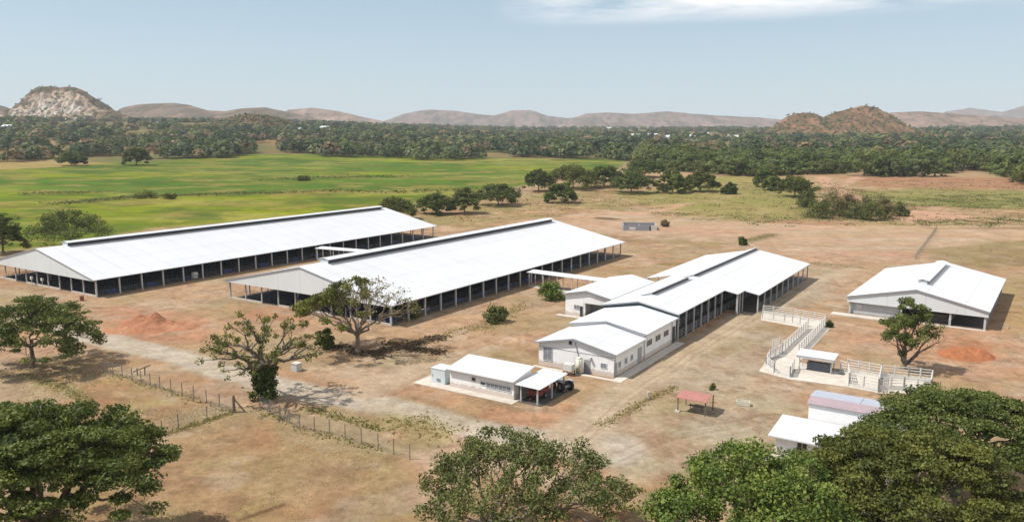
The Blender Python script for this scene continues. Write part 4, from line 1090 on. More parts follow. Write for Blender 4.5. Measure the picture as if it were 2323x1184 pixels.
# right wall openings
for y0 in (1.6, 3.9, 6.0): window_x(y0, y0 + .75, 1.2, 2.0, 0, mb, M_GLASSG, 1)
MB().box(.004, .05, .25, 1.15, 0, 2.1).build('door', M_DOOR, mb)
MB().box(.004, .06, 8.7, 10.2, 0, 2.5).build('door', M_DOOR, mb)
for y0 in (12.2, 15.8, 19.4): window_x(y0, y0 + 2.0, 2.0, 2.9, .02, mb, M_GLASS, 2)
MB().box(.024, .07, 23.1, 24.6, 0, 2.9).build('door', M_DARK, mb)
window_y(-24.0, -22.9, 1.5, 2.3, 32.2, mb, M_GLASSG, 1)
MB().box(-22.7, -22.1, 32.13, 32.195, 0, 2.2).build('door', M_DARK, mb)
MB().box(.3, 1.9, -.8, 24.6, -.2, .07).build('pavement', M_CONC, mb)
MB().box(-13.2, 1.9, -1.6, -.82, -.2, .065).build('pavement', M_CONC, mb)

# ---------------------------------------------------------------- low white building with carport
OD = P(1021, 877)
db = thing('low_building', 'low white building with a lean-to carport and concrete surround before the milking block', 'building', OD, -PSI, z=0.0)
MB().prism_x([(0, -.3), (0, 2.62), (4.6, 3.28), (4.6, -.3)], 0, 10.9).build('wall', M_WALL, db)
MB().slab([(-.35, -.55, 2.80), (11.15, -.55, 2.80), (11.15, 5.1, 3.60), (-.35, 5.1, 3.60)], .12).build('roof', M_ROOF, db)
window_y(3.9, 4.5, 1.65, 2.1, 0, db, M_GLASS, 0); window_y(5.4, 6.2, 1.35, 1.7, 0, db, M_GLASS, 0)
window_y(6.4, 10.4, 1.1, 1.75, 0, db, M_GLASSG, 5, 'louvre_window')
MB().box(10.904, 10.96, 1.2, 2.2, 0, 2.1).build('door', M_DOOR, db)
MB().slab([(11.2, -.3, 2.50), (15.2, -.3, 2.42), (15.2, 7.4, 2.62), (11.2, 7.4, 2.72)], .10).build('carport_roof', M_ROOFC, db)
for x, y in ((12.0, .1), (14.6, .1), (14.8, 3.6), (14.8, 7.0), (11.6, 7.0)): post(db, x, y, 2.40, .18)
MB().box(-5.6, 11.6, -1.5, 5.6, -.3, .07).build('surround', M_CONC, db)
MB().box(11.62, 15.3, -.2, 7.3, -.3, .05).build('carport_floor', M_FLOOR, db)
def at_local(o_xy, x, y, psi=PSI):
    u_ = PV([math.sin(psi), math.cos(psi)]); v_ = PV([math.cos(psi), -math.sin(psi)]); return PV(o_xy) + u_ * y + v_ * x
# grey cabinet box at its left end
cb = thing('equipment_box', 'pale blue grey metal box on the concrete at the left end of the low building', 'metal box', at_local(OD, -3.5, .1), -PSI, z=.07)
MB().box(0, 2.5, 0, 2.3, 0, 2.15).build('body', M_BOX, cb)
MB().box(-.06, 2.56, -.06, 2.36, 2.152, 2.22).build('lid', M_BOX, cb)
MB().box(1.0, 1.7, -.04, -.003, .3, .75).build('vent_grille', M_GLASSG, cb)
MB().box(.2, .26, -.05, -.003, .9, 1.3).build('handle', M_TRIM, cb)

def wheel(par, x, y, z, r, w, name='wheel'):
    o = MB().bar((x - w / 2, y, z), (x + w / 2, y, z), r, 14).build(name, M_TYRE, par)
    MB().bar((x - w / 2 - .02, y, z), (x + w / 2 + .02, y, z), r * .5, 10).build('rim', M_TRACT, o); return o
tr = thing('farm_trailer', 'dull red trailer parked under the carport', 'trailer', at_local(OD, 13.0, 3.0), -PSI + .1, z=.05)
MB().box(-.9, .9, -1.5, 1.6, .6, .72).box(-.9, -.84, -1.5, 1.6, .722, 1.35).box(.84, .9, -1.5, 1.6, .722, 1.35).box(-.838, .838, -1.5, -1.44, .722, 1.3).box(-.838, .838, 1.54, 1.6, .722, 1.3).build('bed', M_REDIN, tr)
wheel(tr, -1.02, 0, .42, .42, .22); wheel(tr, 1.02, 0, .42, .42, .22); MB().bar((0, -1.5, .62), (0, -2.9, .45), .05).build('drawbar', M_REDIN, tr)
tk = thing('tractor', 'small faded grey tractor parked beside the carport', 'tractor', P(1278, 884), -PSI + 1.1, z=0)
MB().box(-.36, .36, .1, 1.75, .75, 1.3).box(-.30, .30, -.9, .1, .62, .95).build('body', M_TRACT, tk)
MB().box(-.33, .33, 1.752, 1.80, .78, 1.26).build('grille', M_DARK, tk)
MB().box(-.28, .28, -.85, -.30, .952, 1.12).box(-.28, .28, -.95, -.852, .952, 1.6).build('seat', M_TYRE, tk)
MB().bar((0, .12, 1.3), (0, -.1, 1.55), .03).bar((-.22, -.1, 1.55), (.22, -.1, 1.55), .03).build('steering_wheel', M_TYRE, tk)
MB().bar((.2, 1.2, 1.3), (.2, 1.2, 2.0), .05).build('exhaust', M_DARK, tk)
for s in (-1, 1):
    wheel(tk, s * .78, -.55, .72, .72, .38); wheel(tk, s * .62, 1.45, .42, .42, .24)
    MB().box(s * .78 - .25, s * .78 + .25, -1.1, 0, 1.46, 1.52).build('mudguard', M_TRACT, tk)
wt = thing('water_tank', 'white square tank on a rusty stand behind the tractor', 'tank', P(1291, 850), -PSI, z=0)
MB().box(-.7, .7, -.6, .6, .72, 1.75).box(-.3, .3, -.2, .2, 1.752, 1.86).build('tank', M_TANK, wt)
MB().box(-.75, .75, -.65, .65, .60, .715).box(-.7, -.55, -.6, -.45, 0, .6).box(.55, .7, -.6, -.45, 0, .6).box(-.7, -.55, .45, .6, 0, .6).box(.55, .7, .45, .6, 0, .6).build('stand', M_RUST, wt)
sl_ = thing('milk_tank', 'tall cream cylinder tank against the front wall of the milking block', 'tank', at_local(OC, -4.4, -1.0), -PSI, z=.06)
sl_.location = (*at_local(OC, -5.35, -.85), .065)
MB().bar((0, 0, .1), (0, 0, 2.3), .52, 20).bar((0, 0, 2.3), (0, 0, 2.55), .52, 20, .15).build('shell', M_CREAM, sl_, True)
MB().bar((.30, -.50, 0), (.30, -.50, 2.2), .05).build('pipe', M_TRIM, sl_)

# ---------------------------------------------------------------- right barn
OE = P(2233, 748); PE = PSI + .045
eb = thing('machinery_barn', 'wide white roofed barn on the right with open front and short ridge vent', 'barn', OE, -PE, z=0.0)
WE, LE, HE, HRE, oE = 23.6, 39.5, 3.55, 6.35, .7
gable_roof(eb, -WE - oE, oE, -WE / 2, -oE, LE + oE, HE, HRE)
MB().add([(-WE - .5, -.5, 2.45), (.5, -.5, 2.45), (.5, -.5, HE - .16), (-WE / 2, -.5, HRE - .16), (-WE - .5, -.5, HE - .16), (-WE - .5, -.44, 2.45), (.5, -.44, 2.45), (.5, -.44, HE - .16), (-WE / 2, -.44, HRE - .16), (-WE - .5, -.44, HE - .16)],
         [(0, 1, 2, 3, 4), (9, 8, 7, 6, 5), (0, 5, 6, 1), (1, 6, 7, 2), (2, 7, 8, 3), (3, 8, 9, 4), (4, 9, 5, 0)]).build('gable_panel', M_GABLE, eb)
rake_trim(eb, -WE - oE, oE, -WE / 2, -oE - .01, HE, HRE)
vent(eb, -WE / 2, HRE, 7.5, 36.0, .7, .5, .5)
for x in (0, -5.7, -9.8, -14.2): post(eb, x, -.1, 2.5 if x < 0 else HE - .2, .36)
for i in range(9):
    if i: post(eb, 0, LE * i / 8, HE - .2, .28)
    post(eb, -WE, LE * i / 8, HE - .2, .28)
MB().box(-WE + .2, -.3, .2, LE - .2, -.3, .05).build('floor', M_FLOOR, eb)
MB().box(-WE + .2, -14.6, .3, .5, 0, 2.6).build('room_wall', M_WALLG, eb)
MB().box(-WE + .2, -14.6, LE - .5, LE - .3, 0, 2.6).box(-WE + .05, -WE + .18, .6, LE - .6, 0, 3.2).build('back_wall', M_WALLG, eb)
window_y(-WE + 1.2, -WE + 2.1, 1.0, 2.0, .3, eb, M_FRAME, 0)
MB().box(-WE - 3.0, -12, -3.2, -.6, -.3, .08).build('apron', M_CONC, eb)
MB().box(-11.9, .3, -1.5, -.6, -.3, .07).build('apron', M_CONC, eb)
hs = thing('hay_stack', 'brown stack of hay bales between the front posts of the right barn', 'hay', at_local(OE, -7.6, 3.0, PE), -PE, z=.05)
MB().box(-1.5, 1.5, -1.2, 1.2, 0, .8).build('bale_layer', M_WOOD, hs); MB().box(-1.3, 1.1, -1.0, 1.1, .802, 1.5).build('bale_layer', M_WOOD, hs)

# ---------------------------------------------------------------- white house behind the foreground trees
OH = P(1749, 1012)
hb = thing('white_house', 'white flat roofed house with mauve upper roof half hidden by the bottom right trees', 'house', OH, -PSI, z=0.0)
MB().box(1, 14, -2.2, 3.0, -.3, 2.4).build('wall', M_WALL, hb)
MB().slab([(.3, -2.95, 2.46), (14.5, -2.95, 2.46), (14.5, 3.5, 2.90), (.3, 3.5, 2.90)], .14).build('roof', M_ROOF, hb)
window_y(3.4, 4.4, 1.2, 2.1, -2.2, hb, M_GLASS, 1); window_y(7.0, 8.2, 1.1, 2.1, -2.2, hb, M_GLASS, 1)
MB().box(.1, 14, -4.6, -2.21, -.2, .08).build('terrace', M_CONC, hb)
MB().box(3.2, 14, 3.56, 8.2, -.3, 4.8).build('upper_wall', M_WALL, hb)
MB().slab([(3.0, 3.35, 4.86), (14.2, 3.35, 4.86), (14.2, 5.3, 5.20), (3.0, 5.3, 5.20)], .10).build('mauve_roof', M_MAUVE, hb)
MB().slab([(2.9, 5.34, 5.20), (8.4, 5.34, 5.20), (8.4, 8.7, 4.95), (2.9, 8.7, 4.95)], .10).build('lilac_roof', M_LILAC, hb)
MB().slab([(8.45, 5.34, 5.19), (14.2, 5.34, 5.19), (14.2, 8.7, 4.94), (8.45, 8.7, 4.94)], .10).build('lilac_roof', M_LILAC, hb)

# ---------------------------------------------------------------- red roofed shelter
rs = thing('open_shelter', 'small open shelter with a faded red roof on four posts', 'shelter', P(1534, 932), -PSI, z=0.0)
MB().slab([(0, -.35, 2.02), (4.1, -.35, 2.02), (4.1, 1.5, 2.40), (0, 1.5, 2.40)], .07).slab([(0, 1.502, 2.40), (4.1, 1.502, 2.40), (4.1, 3.3, 2.02), (0, 3.3, 2.02)], .07).build('roof', M_RED, rs)
for x, y in ((.2, 0), (3.9, 0), (.2, 3.0), (3.9, 3.0)): post(rs, x, y, 2.0, .12, M_WOOD)
MB().box(-.1, .5, -.3, .3, -.1, .14).build('footing', M_CONC, rs)
MB().box(1.2, 3.2, 1.2, 1.8, .62, .70).bar((1.4, 1.5, 0), (1.4, 1.5, .62), .06).bar((3.0, 1.5, 0), (3.0, 1.5, .62), .06).build('table', M_WOOD, rs)
# pale trough right of it
tg = thing('water_trough', 'small pale trough on bare ground right of the red shelter', 'trough', P(1686, 919), -PSI + .3, z=0)
MB().box(-.85, .85, -.45, -.38, .05, .62).box(-.85, .85, .38, .45, .05, .62).box(-.85, -.78, -.378, .378, .05, .62).box(.78, .85, -.378, .378, .05, .62).box(-.778, .778, -.378, .378, .05, .12).build('basin', M_CREAM, tg)
MB().box(-.6, -.5, -.3, .3, 0, .05).box(.5, .6, -.3, .3, 0, .05).build('foot', M_CONC, tg)
# cabinet by the road, sign posts, drum
kb = thing('pump_housing', 'pale grey concrete box beside the road right of the ivy tree', 'concrete box', P(673, 840), -PSI, z=0)
MB().box(-.6, .6, -.55, .55, -.1, 1.15).build('body', M_WALLG, kb); MB().box(-.66, .66, -.61, .61, 1.152, 1.24).build('lid', M_CONC, kb)
for px_, base, top, lb in ((73, 647, 624, 'left of the two white boxes on posts before the left barn'), (97, 650, 628, 'right of the two white boxes on posts before the left barn')):
    xy = P(px_, base); s = thing('post_box', lb, 'post', xy, -PSI, 'white boxes on posts', z=0)
    MB().bar((0, 0, -.1), (0, 0, 1.7), .09).build('pole', M_POST, s); MB().box(-.32, .32, -.2, .2, 1.4, 2.1).build('box', M_TANK, s)
dr = thing('oil_drum', 'rusty brown drum at the front corner of the left barn', 'drum', P(186, 682), 0, z=0)
MB().bar((0, 0, 0), (0, 0, 1.05), .42, 16).build('body', M_RUST, dr, False); MB().bar((0, 0, .33), (0, 0, .38), .45, 16).bar((0, 0, .68), (0, 0, .73), .45, 16).build('hoop', M_RUST, dr)
bt = thing('water_tank', 'white cylinder tank under the eaves of the left barn', 'tank', at_local(OA, -1.6, 26.0), 0, z=.05)
MB().bar((0, 0, 0), (0, 0, 1.5), .85, 18).bar((0, 0, 1.5), (0, 0, 1.72), .85, 18, .3).build('shell', M_TANK, bt); MB().bar((0, 0, 1.72), (0, 0, 1.85), .22, 12).build('lid', M_DARK, bt)

# ---------------------------------------------------------------- roofless block enclosure
OK_ = P(1414, 523); kk = thing('block_enclosure', 'roofless grey block enclosure standing alone on bare earth', 'enclosure', OK_, -.10, z=float(gz(*OK_)))
m = MB(); t = .25; h = 1.9
m.box(0, 9.6, 0, t, -.4, h).box(0, t, t + .002, 11, -.4, h).box(t + .002, 12.5, 11 - t, 11, -.4, h).box(12.5 - t, 12.5, 2.0, 11 - t - .002, -.4, h).box(6, 6 + t, t + .002, 7, -.4, h * .8)
m.build('block_wall', M_BLOCK, kk)
MB().box(9.62, 10.2, 0, t, -.4, h * .9).build('door', M_DARK, kk); MB().box(10.22, 12.5, 1.0, 1.25, -.4, h).build('front_panel', M_CREAM, kk)
MB().box(2.2, 4.6, -.05, -.003, .1, 1.2).build('whitewashed_panel', M_WALL, kk)
MB().box(3, 5.5, 3, 6, 0, 1.2).build('inner_tank', M_BOX, kk)

# ---------------------------------------------------------------- soil heaps
def heap(label, xy, rx, ry, h, seed, colr):
    rg = np.random.default_rng(seed); nr, na = 30, 72
    r = np.linspace(0, 1, nr)[:, None]; a = np.linspace(0, 2 * np.pi, na, endpoint=False)[None, :]
    X = r * rx * np.cos(a); Y = r * ry * np.sin(a)
    n = fbm(X / 1.6 + 9, Y / 1.6 + 4, seed, 4); n2 = fbm(X / 4 + 9, Y / 4 + 4, seed + 5, 3)
    Z = h * (np.clip(1 - r ** 1.3, 0, 1) ** 1.25) * (.35 + 1.3 * n2) + (n - .5) * h * .8 * np.clip(1 - r, 0, 1) ** .5 - .06 * r
    Vt = np.stack([X, Y, Z], -1).reshape(-1, 3)
    i = np.arange(nr - 1)[:, None] * na + np.arange(na)[None, :]; i2 = np.arange(nr - 1)[:, None] * na + (np.arange(na)[None, :] + 1) % na
    q = np.stack([i, i + na, i2 + na, i2], -1).reshape(-1, 4)
    c = np.repeat(colr[None, :], len(Vt), 0) * (.85 + .3 * fbm(Vt[:, 0], Vt[:, 1], seed + 2, 3))[:, None]
    o = mesh_np('soil_heap', Vt, q, mg, col=c, smooth=True); o.location = (xy[0], xy[1], .02)
    tag(o, label, 'soil heap')
heap('large orange soil heap on the ground before the left barn', P(338, 742), 6.6, 5.2, 2.3, 1, alb(200, 142, 110))
heap('low flat orange heap spilling right of the large one', P(402, 742), 4.6, 3.6, 1.1, 2, alb(204, 150, 116))
heap('low orange soil spread left of the large heap', P(276, 750), 4.2, 3.0, .9, 3, alb(204, 152, 118))
heap('orange soil heap in front of the right barn', P(2190, 806), 4.6, 3.8, 2.1, 4, alb(196, 130, 92))

# ---------------------------------------------------------------- cattle yards: white rail fences
def rail_run(label, pts, h=1.75, rails=5, gap=1.9, mat=M_YARD, group=None, name='rail_fence', wall=0.0):
    q = [P(*p) for p in pts]; o0 = q[0]
    o = thing(name, label, 'fence', o0, 0, group, z=0.0)
    r = MB()
    for a, b in zip(q[:-1], q[1:]):
        a = a - o0; b = b - o0; L = float(np.hypot(*(b - a))); n = max(1, int(round(L / gap)))
        for i in range(n + (1 if b is not None else 0)):
            p = a + (b - a) * i / n; post(o, p[0], p[1], h, .17, mat)
        for k in range(rails):
            z = .25 + (h - .35) * k / (rails - 1); r.bar((*a, z), (*b, z), .062)
        if wall:
            d = (b - a) / max(L, .01); nn = PV([-d[1], d[0]]) * .09
            r.add([(*(a - nn), -.1), (*(b - nn), -.1), (*(b + nn), -.1), (*(a + nn), -.1), (*(a - nn), wall), (*(b - nn), wall), (*(b + nn), wall), (*(a + nn), wall)], [(3, 2, 1, 0), (4, 5, 6, 7), (0, 1, 5, 4), (1, 2, 6, 5), (2, 3, 7, 6), (3, 0, 4, 7)])
    r.build('rails', mat, o)
    return o
fl = [(1722, 842), (1745, 810), (1829, 745), (1726, 726), (1728, 711), (1870, 731), (1882, 746), (1812, 822), (1900, 843), (2000, 852), (2116, 862), (2112, 894), (1995, 892), (1925, 878), (1790, 860)]
q = [P(*p) for p in fl]
MB().slab([(p[0], p[1], .05) for p in q], .25).build('pavement', M_CONC)['kind'] = 'structure'
G_ = 'white cattle yard fences'
rail_run('back rail fence of the raceway running off towards the milking block', [(1731, 711), (1800, 719), (1872, 732)], group=G_, wall=.35)
rail_run('front rail fence of the raceway parallel to the back one', [(1729, 724), (1780, 731), (1832, 742)], group=G_, wall=.35)
rail_run('left rail of the diagonal cattle race', [(1832, 746), (1800, 776), (1768, 806)], group=G_)
rail_run('right rail of the diagonal cattle race', [(1872, 738), (1848, 765), (1812, 802)], group=G_)
rail_run('curved round crowding pen fence at the end of the diagonal race', [(1768, 808), (1746, 816), (1738, 832), (1756, 848), (1792, 856), (1800, 838)], group=G_, wall=.4)
rail_run('short tall gate panel beside the crowding pen', [(1752, 806), (1768, 800)], h=2.6, rails=7, group=G_)
rail_run('left pen rails just right of the small crush shed', [(1906, 846), (1922, 850), (1926, 876), (1992, 890), (1998, 856), (1922, 842)], h=2.0, group=G_, wall=.45)
rail_run('long right hand pen rails ending by the dark bush', [(1998, 856), (2060, 862), (2114, 868), (2110, 892), (2050, 886), (1992, 884)], h=2.0, group=G_, wall=.6)
OS = P(1813, 838)
cs = thing('crush_shed', 'small white roofed shed over the cattle crush among the white rails', 'shed', OS, -PSI, z=0.0)
MB().slab([(-.5, -.5, 2.42), (5.1, -.5, 2.42), (5.1, 2.6, 2.72), (-.5, 2.6, 2.72)], .09).build('roof', M_ROOF, cs)
MB().box(-.45, 5.05, -.46, -.42, 2.02, 2.32).build('fascia', M_WALLG, cs)
for x, y in ((0, 0), (4.6, 0), (0, 2.2), (4.6, 2.2)): post(cs, x, y, 2.35, .14)
MB().box(1.0, 4.4, .5, .58, .05, 1.35).box(1.0, 4.4, 1.3, 1.38, .05, 1.35).build('crush_panel', M_RAIL, cs)

# ---------------------------------------------------------------- wire fences of the paddocks
def wire_run(label, pts, h=1.9, gap=2.7, mesh=True, group='wire paddock fences', z0=True):
    q = [P(*p) for p in pts]; o0 = q[0]; zb = float(gz(*o0))
    o = thing('wire_fence', label, 'fence', o0, 0, group, z=zb); w = MB()
    for a, b in zip(q[:-1], q[1:]):
        za = float(gz(*a)) - zb; zb2 = float(gz(*b)) - zb
        a = a - o0; b = b - o0; L = float(np.hypot(*(b - a))); n = max(1, int(round(L / gap)))
        for i in range(n + 1):
            p = a + (b - a) * i / n; post(o, p[0], p[1], h, .10, M_STAKE, za + (zb2 - za) * i / n)
        for k in range(7):
            z = .08 + (h - .15) * k / 6; w.bar((*a, z + za), (*b, z + zb2), .011, 3)
        if mesh:
            m_ = int(L / .55)
            for i in range(m_):
                p = a + (b - a) * i / m_; p2 = a + (b - a) * min(1, (i + 1.6) / m_)
                w.bar((*p, .05), (*p2, h - .08), .008, 3); w.bar((*p2, .05), (*p, h - .08), .008, 3)
    w.build('wire_mesh', M_WIRE, o)
wire_run('wire fence from under the left edge tree to the thick corner post', [(235, 842), (300, 862), (363, 882), (440, 905), (529, 933)])
wire_run('wire fence running from the corner post down behind the bottom left tree', [(529, 934), (470, 952), (405, 973), (330, 1000)])
wire_run('wire fence from the ivy tree towards the bottom centre tree', [(590, 925), (636, 950), (680, 972), (748, 985), (858, 1018), (930, 1042)])
wire_run('short wire fence at the left edge beyond the round tree', [(-30, 792), (10, 796), (60, 806)])
wire_run('grey wire fence line running away behind the right barn', [(2076, 590), (2098, 560), (2124, 524)], mesh=False)
cp = thing('corner_post', 'thick dark strainer post at the fence corner left of the ivy tree', 'post', P(531, 935), 0, z=0)
MB().bar((0, 0, -.2), (.05, 0, 2.3), .2, 8, .17).build('stake', M_WOOD, cp); MB().bar((.05, 0, 1.9), (1.2, .5, 0), .09, 6).build('brace', M_WOOD, cp)
lg = thing('log_gate', 'small bent log frame in the paddock left of the wire fence', 'log frame', P(312, 852), 0, z=0)
MB().bar((0, 0, -.1), (0, 0, 1.2), .1, 6).bar((1.0, .2, -.1), (1.1, .2, 1.3), .1, 6).bar((-.6, 0, .6), (1.9, .3, 1.6), .1, 6).build('logs', M_WOOD, lg)
sp = thing('gauge_post', 'short pale post beside the ditch left of the red shelter', 'post', P(1471, 906), 0, z=0)
MB().bar((0, 0, -.1), (0, 0, 1.1), .12, 8).build('stake', M_POST, sp); MB().box(-.16, .16, -.1, .1, .7, 1.12).build('cap', M_CREAM, sp)

# ---------------------------------------------------------------- far farm buildings in the wood
farb = [(1440, 318, 22, 'pale long shed far off above the trees, leftmost of the right hand row'), (1478, 316, 26, 'second pale shed from the left of the far row'), (1510, 322, 16, 'low white shed of the far row, lower than its neighbours'), (1575, 320, 20, 'far white shed right of the middle of the row'),
        (1600, 314, 14, 'small far shed between the long far white sheds'), (1662, 322, 22, 'far white shed at the right end of the row'), (676, 304, 16, 'small far white house left of centre by dry ground'), (738, 300, 18, 'far pale house in the woods at left of centre'), (1385, 296, 30, 'very distant pale shed under the hills'), (20, 300, 22, 'far pale works at the foot of the quarried hill')]
for px_, py_, w_, lb in farb:
    xy = P(px_, py_); d = depth(xy, float(gz(*xy))); f_ = thing('far_shed', lb, 'shed', xy, -.2, z=float(gz(*xy)) + 2)
    wd = w_ * d / FPX * .5; hh = 7.0
    MB().box(-wd, wd, -8, 8, -3, hh).build('wall', M_WALL, f_)
    MB().prism_x([(-9, hh + .02), (0, hh + 3.4), (9, hh + .02)], -wd - .6, wd + .6).build('roof', M_ROOFC, f_)

# ---------------------------------------------------------------- grass and weeds on the ground
def tufts(name, label, pts, size, mt, per=3, seed=1, spread=.5, up=-.25):
    rg = np.random.default_rng(seed); n = len(pts)
    c = np.repeat(np.concatenate([pts, gz(pts[:, 0], pts[:, 1])[:, None]], 1), per, 0)
    c = c + rg.normal(0, 1, (n * per, 3)) * np.array([spread, spread, 0]); s = size * rg.uniform(.5, 1.4, n * per); c[:, 2] += s * .28
    v, q = leaf_quads(c, size, up, 1.3, rg=rg)
    o = mesh_np(name, v, q, mt, tint=np.clip(fbm(c[:, 0] / 6, c[:, 1] / 6, seed, 2) * .6 + rg.uniform(0, .5, len(q)), 0, 1)); tag(o, label, 'grass', kind='stuff')
def inside_pts(poly, n, seed, thr=None, scale=8):
    q = world_poly(poly); rg = np.random.default_rng(seed)
    p = rg.uniform(q.min(0), q.max(0), (n, 2)); ins = np.zeros(n, bool)
    for i in range(len(q)):
        a, b = q[i], q[(i + 1) % len(q)]
        ins ^= ((a[1] > p[:, 1]) != (b[1] > p[:, 1])) & (p[:, 0] < (b[0] - a[0]) * (p[:, 1] - a[1]) / (b[1] - a[1] + 1e-12) + a[0])
    p = p[ins]
    if thr is not None: p = p[fbm(p[:, 0] / scale, p[:, 1] / scale, seed, 3) > thr]
    return p
def along(line, n, w, seed):
    q = world_poly(line); rg = np.random.default_rng(seed); L = np.hypot(*(q[1:] - q[:-1]).T); out = []
    for a, b, l in zip(q[:-1], q[1:], L):
        m = int(n * l / L.sum()); t = rg.uniform(0, 1, (m, 1)); out.append(a + (b - a) * t + rg.normal(0, w, (m, 2)))
    return np.concatenate(out)
tufts('dry_grass', 'short dry straw coloured grass tufts over the foreground paddock', inside_pts([(-150, 960), (300, 1000), (529, 940), (700, 968), (880, 1030), (1000, 1100), (1500, 1110), (1500, 1420), (-150, 1420)], 12000, 601, .5), .11, L_STRAW, 2, 602)
p = np.concatenate([inside_pts([(-150, 830), (250, 845), (520, 930), (300, 1000), (-150, 950)], 7000, 603, .48), inside_pts([(900, 470), (1180, 440), (1400, 395), (1800, 392), (2323, 500), (2323, 560), (1500, 500), (1100, 520)], 26000, 604, .52, 14)])
tufts('dry_grass', 'dry grass tufts on the farther pasture and the left paddock', p, .2, L_STRAW, 1, 605)
p = np.concatenate([along([(60, 850), (120, 872), (160, 890), (200, 912)], 500, .5, 611), along([(690, 925), (740, 938), (800, 955), (862, 972)], 800, .5, 612), along([(235, 842), (363, 882), (529, 935)], 500, .5, 613), along([(529, 936), (405, 974), (330, 1000)], 600, .35, 614), along([(590, 927), (680, 974), (858, 1020)], 500, .5, 615),
                    along([(1358, 966), (1400, 945), (1450, 918), (1500, 893), (1535, 878)], 600, .4, 616), along([(890, 960), (950, 962), (1000, 985)], 700, 1.8, 617), along([(1000, 765), (1050, 748), (1110, 742), (1190, 690)], 900, 1.4, 618), along([(880, 795), (970, 770), (1000, 765)], 500, 1.0, 619),
                    along([(1500, 600), (1700, 600), (1850, 598), (1940, 606)], 900, 1.6, 620), along([(1690, 548), (1752, 532)], 500, 1.5, 621), inside_pts([(2100, 565), (2323, 545), (2323, 600), (2200, 610)], 2500, 622, .5), inside_pts([(2270, 640), (2360, 620), (2360, 770), (2290, 780)], 1800, 623, .5)])
tufts('weeds', 'olive weeds along the fences, ditches and verges', p[::3], .24, L_WEED, 2, 624, .25)

p = np.concatenate([along([(130, 462), (200, 457), (270, 450), (330, 445), (420, 443), (520, 440), (640, 437)], 2600, 3.5, 640), along([(640, 437), (760, 432), (900, 436), (1100, 428)], 1800, 5, 641), along([(600, 408), (690, 405), (760, 402), (900, 400)], 1400, 7, 642), along([(60, 440), (130, 437), (240, 437)], 700, 4, 643)])
tufts('field_scrub', 'low dark scrub strips crossing the green field', p[::3], .8, L_OLIVE2, 2, 644, 2.0, .4)
p = np.concatenate([inside_pts([(1800, 425), (1900, 420), (2060, 450), (2060, 505), (1830, 502), (1790, 470)], 5200, 645, .47, 12), inside_pts([(1940, 446), (2323, 440), (2323, 475), (2000, 470)], 4200, 646, .5, 14), inside_pts([(2060, 500), (2323, 490), (2323, 515), (2100, 515)], 1800, 647, .48), inside_pts([(1450, 480), (1820, 495), (1800, 515), (1560, 500)], 1600, 648, .5)])
tufts('field_scrub', 'olive and dry scrub scattered over the right hand pasture', p, .42, L_OLIVE, 3, 649, .9, .3)

p = np.concatenate([inside_pts([(1180, 470), (1420, 440), (1700, 410), (2340, 405), (2340, 512), (1900, 512), (1640, 500), (1420, 476)], 26000, 651, .54, 9), inside_pts([(900, 470), (1180, 440), (1420, 400), (1480, 440), (1300, 500), (1000, 515)], 8000, 652, .52, 9)])
tufts('pasture_scrub', 'small brown and olive scrub tufts over the rough ground behind the buildings', p[::2], .40, L_TWIG, 2, 653, .6, .2)
tufts('pasture_scrub', 'dry olive tufts over the rough ground behind the buildings', p[1::2], .45, L_WEED, 2, 654, .6, .2)
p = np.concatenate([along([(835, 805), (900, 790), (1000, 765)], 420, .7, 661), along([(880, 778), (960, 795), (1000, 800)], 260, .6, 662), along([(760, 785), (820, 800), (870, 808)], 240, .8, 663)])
tufts('dark_tufts', 'dark brown tufts right of the half leafless umbrella tree', p, .42, L_TWIG, 3, 664, .35, .1)  # dark brown tufts scattered right of the umbrella tree

for y_, x_, h_ in ((11.05, .10, 3.6), (.25, .08, 3.55), (22.8, .12, 4.2)):
    MB().bar((x_ + .06, y_, .05), (x_ + .06, y_, h_), .055, 6).build('downpipe', M_TRIM, mb)
MB().box(.42, .60, -.4, 11.2, 3.50, 3.64).build('gutter', M_FRAME, mb); MB().box(.42, .60, 11.22, 24.9, 4.16, 4.30).build('gutter', M_FRAME, mb)

# ------------------------------------------------------------------ light, air, camera
SUN_EL, SUN_AZ = R(55), R(-94)          # from the left of the picture
sd = Vector((math.sin(SUN_AZ) * math.cos(SUN_EL), math.cos(SUN_AZ) * math.cos(SUN_EL), math.sin(SUN_EL)))
sl = bpy.data.lights.new('sun', 'SUN'); sl.energy = 4.8; sl.angle = R(0.53); sl.color = (1.0, 0.955, 0.89)
so = bpy.data.objects.new('sun', sl); COL.objects.link(so); so.rotation_euler = sd.to_track_quat('Z', 'Y').to_euler(); so.location = (-150, 0, 220)

w = bpy.data.worlds.new('World'); sc.world = w; w.use_nodes = True
nt = w.node_tree; bg = nt.nodes['Background']
sky = nt.nodes.new('ShaderNodeTexSky'); sky.sky_type = 'NISHITA'; sky.sun_disc = False
sky.sun_elevation = SUN_EL; sky.sun_rotation = SUN_AZ % (2 * math.pi); sky.altitude = 50; sky.air_density = 1.0; sky.dust_density = 1.1; sky.ozone_density = 1.5
tc = nt.nodes.new('ShaderNodeTexCoord')
